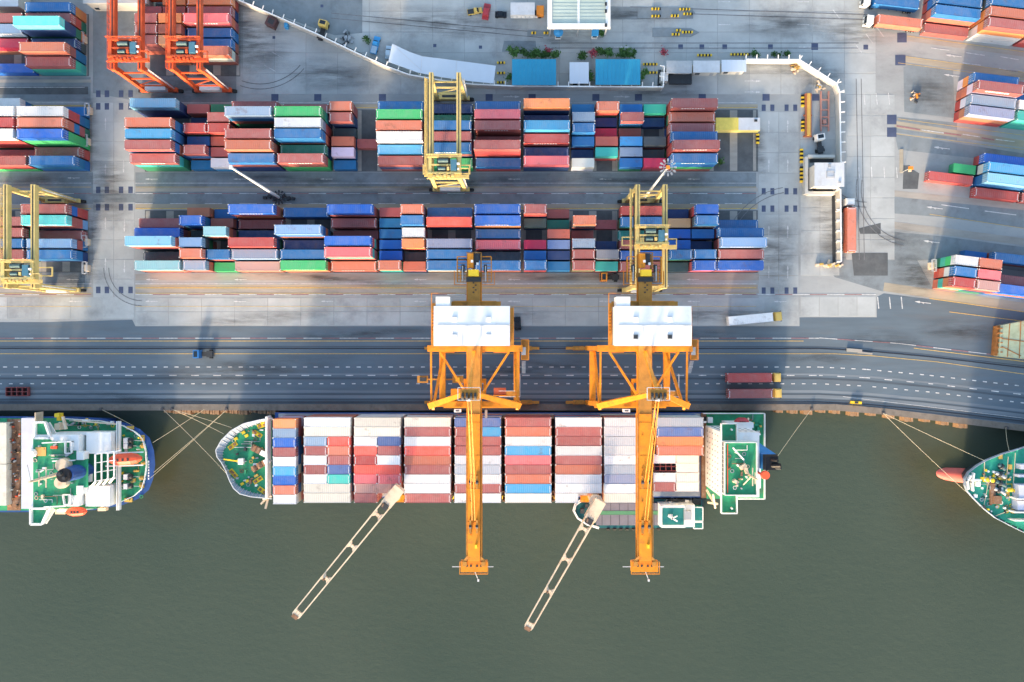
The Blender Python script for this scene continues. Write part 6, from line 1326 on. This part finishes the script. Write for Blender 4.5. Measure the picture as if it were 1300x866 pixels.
def car(px, py, ang, body, label, L_=4.4, W_=1.8, H_=1.45, pick=False):
    p = P(px, py); t = thing('pickup' if pick else 'parked_car', label, 'pickup' if pick else 'car', (p.x, p.y, 0), ang, 'small vehicles'); a_, b_ = L_ / 2, W_ / 2
    m = MB(body); m.hexa([(-a_, -b_, .35), (a_, -b_, .35), (a_, b_, .35), (-a_, b_, .35), (-a_, -b_ * .95, .85), (a_ * .97, -b_ * .92, .8), (a_ * .97, b_ * .92, .8), (-a_, b_ * .95, .85)])
    c0, c1 = (-a_ * .1, a_ * .5) if pick else (-a_ * .75, a_ * .45)
    m.hexa([(c0, -b_ * .9, .85), (c1, -b_ * .9, .85), (c1, b_ * .9, .85), (c0, b_ * .9, .85), (c0 + .25, -b_ * .75, H_), (c1 - .5, -b_ * .75, H_), (c1 - .5, b_ * .75, H_), (c0 + .25, b_ * .75, H_)]); bo = m.build('body', t)
    m = MB(GLASS); m.hexa([(c1 - .02, -b_ * .8, .88), (c1 + .03, -b_ * .8, .88), (c1 + .03, b_ * .8, .88), (c1 - .02, b_ * .8, .88), (c1 - .49, -b_ * .68, H_ - .05), (c1 - .44, -b_ * .68, H_ - .05), (c1 - .44, b_ * .68, H_ - .05), (c1 - .49, b_ * .68, H_ - .05)]); m.build('windscreen', bo)
    if pick: m = MB(DARK if body is not SKYB else CABL); m.box(-a_ + .1, c0 - .1, -b_ * .8, b_ * .8, .86, .95); m.build('load_bed', bo)
    for x in (-a_ * .62, a_ * .62):
        for s in (-1, 1): m = MB(RUBBER); m.tube((x, s * (b_ - .1) - .1, .33), (x, s * (b_ - .1) + .1, .33), .33, n=12); m.build('wheel', t)
car(657, 411, R(95), CARK, 'dark car standing beside the left machine house', 3.8, 1.9)
car(477, 58.5, R(75), SKYB, 'blue pickup beside the fence with a pale load bed', 4.9, 1.8, 1.6, True)
car(493.5, 67.5, R(85), CABL, 'small pale car tucked under the end of the long canopy', 3.6, 1.6)
car(617.5, 16, R(80), CABR, 'dark red van on the road left of the gate canopy', 4.4, 1.9, 1.9)
car(636, 19.8, R(0), CARK, 'small dark car between the red van and the box truck', 3.2, 1.6)
car(603, 15.5, R(10), CABY, 'yellow pickup at left of the red van', 4.2, 1.6, 1.5, True)
def boxtruck(px, py, ang, boxm, cab, label, L_=8.0, H_=3.6):
    p = P(px, py, H_); t = thing('box_truck', label, 'truck', (p.x, p.y, 0), ang, 'box trucks'); m = MB(boxm); m.box(-L_ / 2, L_ / 2, -1.7, 1.7, 1.1, H_); bxo = m.build('cargo_box', t); m = MB(WHT)
    for k in range(6): m.box(-L_ / 2 + .8 + k * 1.15, -L_ / 2 + 1.6 + k * 1.15, -1.75, -1.7, 1.6, 2.6)
    m.build('side_panel', bxo); m = MB(cab); m.box(L_ / 2 + .5, L_ / 2 + 2.5, -1.2, 1.2, .6, 2.8); cb = m.build('cab', t); m = MB(GLASS); m.box(L_ / 2 + 2.5, L_ / 2 + 2.54, -1, 1, 1.5, 2.5); m.build('windscreen', cb); m = MB(DARK); m.box(-L_ / 2, L_ / 2 + 2.3, -.6, .6, .7, 1.1); m.build('chassis', t)
    for x in (-L_ / 2 + 1.2, L_ / 2 + 1.4):
        for s in (-1, 1): m = MB(RUBBER); m.tube((x, s * 1.05 - .18, .5), (x, s * 1.05 + .18, .5), .5, n=12); m.build('wheel', t)
boxtruck(663.5, 11, 0, LGREY, ORG, 'grey roofed box truck with orange cab left of the gate canopy', 6.6)
boxtruck(864, 98.5, R(180), DARK, CABW, 'dark flat truck parked below the grey sheds', 6.2, 1.9)
# =============== LOOSE THINGS
p = P(935.5, 159, 1.2); t = thing('flat_rack', 'yellow and pale grey flat rack container standing alone at the block end', 'flat rack', (p.x, p.y, 0)); m = MB(mat('rack_yellow', (.72, .58, .12), .6, stain=(.4, .3, .1), stain_amt=.6, stain_scale=.4)); m.box(-6.1, .1, -1.7, 1.7, .1, 2.5); m.build('yellow_half', t); m = MB(LGREY); m.box(.12, 6.0, -1.7, 1.7, .1, 2.45); m.build('grey_half', t); m = MB(mat('rack_side_yellow', (.78, .66, .22), .6)); m.box(-6.1, 6.0, -1.78, -1.7, .1, 2.4); m.build('side_rail', t); m = MB(DARK); m.box(4.4, 5.2, .6, 1.2, 2.45, 2.7); m.build('lock_box', t)
p = P(1027.5, 145, 1.5); t = thing('lifting_beam', 'long yellow lifting beam lying on red trestles by the fence', 'lifting beam', (p.x, p.y, 0)); m = MB(mat('beam_ochre', (.62, .36, .08), .6)); m.box(-.55, .35, -5.8, 5.8, .6, 1.5); m.build('beam', t); m = MB(mat('trestle_red', (.40, .14, .07), .6))
m.box(-.9, -.6, -5.9, 5.9, .5, 1.2); m.box(.45, .7, -5.9, 5.9, .5, 1.2)
for y in (-5.8, 0, 5.6): m.box(-1.2, 1.1, y - .2, y + .2, 0, .5)
m.build('trestle', t)
p = P(1047.5, 141, 1.0); t = thing('spreader_frame', 'empty red brown spreader frame standing beside the yellow beam', 'frame', (p.x, p.y, 0)); m = MB(mat('frame_pink_brown', (.46, .22, .17), .6))
for s in (-1, 1): m.box(s * 1.05 - .18, s * 1.05 + .18, -5.5, 5.5, .5, .95)
m.build('side_beam', t); m = MB(mat('frame_pink_brown', (.46, .22, .17)))
for y in (-4, -1.6, .4, 3.2): m.box(-.86, .86, y - .15, y + .15, .52, .9)
m.box(-.6, .3, -3.4, -2.4, .5, 1.2); m.build('cross_beam', t)
def scrap(x, y, r_, n_, label, mats, seed):
    rnd = random.Random(seed); p = P(x, y); t = thing('scrap_pile', label, 'scrap', (p.x, p.y, 0), 0, 'scrap heaps in the yard')
    for k in range(n_): m = MB(rnd.choice(mats)); a_ = rnd.uniform(0, 6.28); d_ = rnd.uniform(0, r_); m.cbox((math.cos(a_) * d_, math.sin(a_) * d_, rnd.uniform(.15, .6)), rnd.uniform(.5, 1.5), rnd.uniform(.2, .6), rnd.uniform(.2, .6), rnd.uniform(0, 3)); m.build('scrap_piece', t)
scrap(1010, 87, 1.6, 16, 'heap of yellow brown scrap inside the fence corner', [TB, RUST, CREAM], 3); scrap(1040, 111, 1.3, 10, 'small heap of timber inside the fence below the corner', [CREAM, TB, LGREY], 5); scrap(1052, 336.5, 1.0, 6, 'small scrap heap in the gap below the straight fence', [TB, CREAM], 9)
scrap(440, 50, 2.2, 16, 'row of stacked trolleys beside the white fence', [GREY, DARK, LGREY], 12); scrap(1160, 123, 1.9, 12, 'orange and yellow barrier pieces left of the upper right block', [CREAM, ORG, DARK], 4)
p = P(1053, 336.5); t = thing('road_barrier', 'yellow and white barrier closing the gap below the straight fence', 'barrier', (p.x, p.y, 0))
for k in range(7): m = MB(TB if k % 2 else CREAM); m.cbox((-3.5 + k * 1.1, .25 * math.sin(k * 2), .4), .95, .5, .8, .1 * k); m.build('barrier_block', t)
p = P(1145, 207); t = thing('yard_signal', 'orange topped signal post on a short concrete kerb in the right lane', 'signal post', (p.x, p.y, 0)); m = MB(TAN); m.box(-.6, .3, -2.6, 3.8, 0, .18); m.build('kerb', t); m = MB(GREY); m.tube((.2, -2.4, .1), (.2, -2.4, 4.5), .12, n=8); m.build('post', t); m = MB(ORG, CREAM); m.cbox((.2, -2.4, 4.6), 1.1, .8, .7); m.use(CREAM); m.cbox((.1, -3.0, 4.3), .7, .6, .5); m.build('lamp_head', t)
p = P(347, 31.5); t = thing('plant_cabinet', 'dark brown cabinet standing inside the fence at top left', 'cabinet', (p.x, p.y, 0)); m = MB(mat('cabinet_brown', (.10, .05, .05), .6)); m.cbox((0, 0, 1.2), 2.6, 2.4, 2.4, R(-25)); m.build('case', t); m = MB(DARK); m.cbox((.1, 0, 2.45), 1.6, 1.4, .1, R(-25)); m.build('vent', t); m = MB(SKYB); m.cbox((3.9, -.7, .8), .9, 1.3, 1.6); m.build('tank', t)
# rusty hatch pontoon at the right edge
t = thing('hatch_pontoon', 'large rusty pale green hatch pontoon set down beside the quay road', 'pontoon', tuple(P(1290, 433))); MB.OFF = Vector(P(1290, 433)); m = MB(mat('pontoon_green', (.36, .42, .28), .7, var=.25, stain=(.34, .16, .05), stain_amt=.8, stain_scale=.25)); m.prism([(v.x, v.y) for v in pz([(1271, 413), (1330, 402), (1340, 460), (1268, 452)], 2.6)], .1, 2.6); m.build('deck', t)
m = MB(mat('pontoon_rust', (.30, .13, .04), .85, var=.4, scale=1)); m.prism([(v.x, v.y) for v in pz([(1266, 414), (1270.5, 413), (1267.5, 452), (1263, 451)], 2.0)], .1, 2.0)
for k in range(6): m.beam(P(1266, 417 + 6 * k, 2.1), P(1273, 417 + 6 * k, 2.75), .3, .3)
m.build('end_frame', t); m = MB(mat('pontoon_rust', (.30, .13, .04)))
for (x0, y0, x1, y1) in ((1282, 411, 1279, 453), (1296, 408, 1294, 455), (1272, 430, 1320, 436), (1272, 440, 1296, 452)): m.beam(P(x0, y0, 2.64), P(x1, y1, 2.64), .22, .1)
m.build('seam', t); MB.OFF = Vector((0, 0, 0))
for i, (x, y, w_) in enumerate(((116, 142, 'upper left'), (113.5, 181, 'middle of the upper left'), (113, 308, 'middle of the lower left'), (113, 341, 'foot of the lower left'), (1180, 338, 'left end of the lowest right'), (109, 52, 'right end of the topmost left'))):
    p = P(x, y); t = thing('reefer_gantry', f'small pale power stand at the {w_} block end', 'power stand', (p.x, p.y, 0), 0, 'power stands at the block ends'); m = MB(CREAM)
    m.box(-.5, .5, -.9, .9, 0, 1.6); m.build('cabinet', t); m = MB(LGREY); m.rail([(-.5, -1.6, 1.6), (.6, -1.6, 1.6), (.6, 1.6, 1.6), (-.5, 1.6, 1.6)], 1.0, 1.0, .09, True); m.build('railing', t)
for o in bpy.data.objects:
    if o.get('label') and len(o['label'].split()) > 16: print('LONG', o['label'])
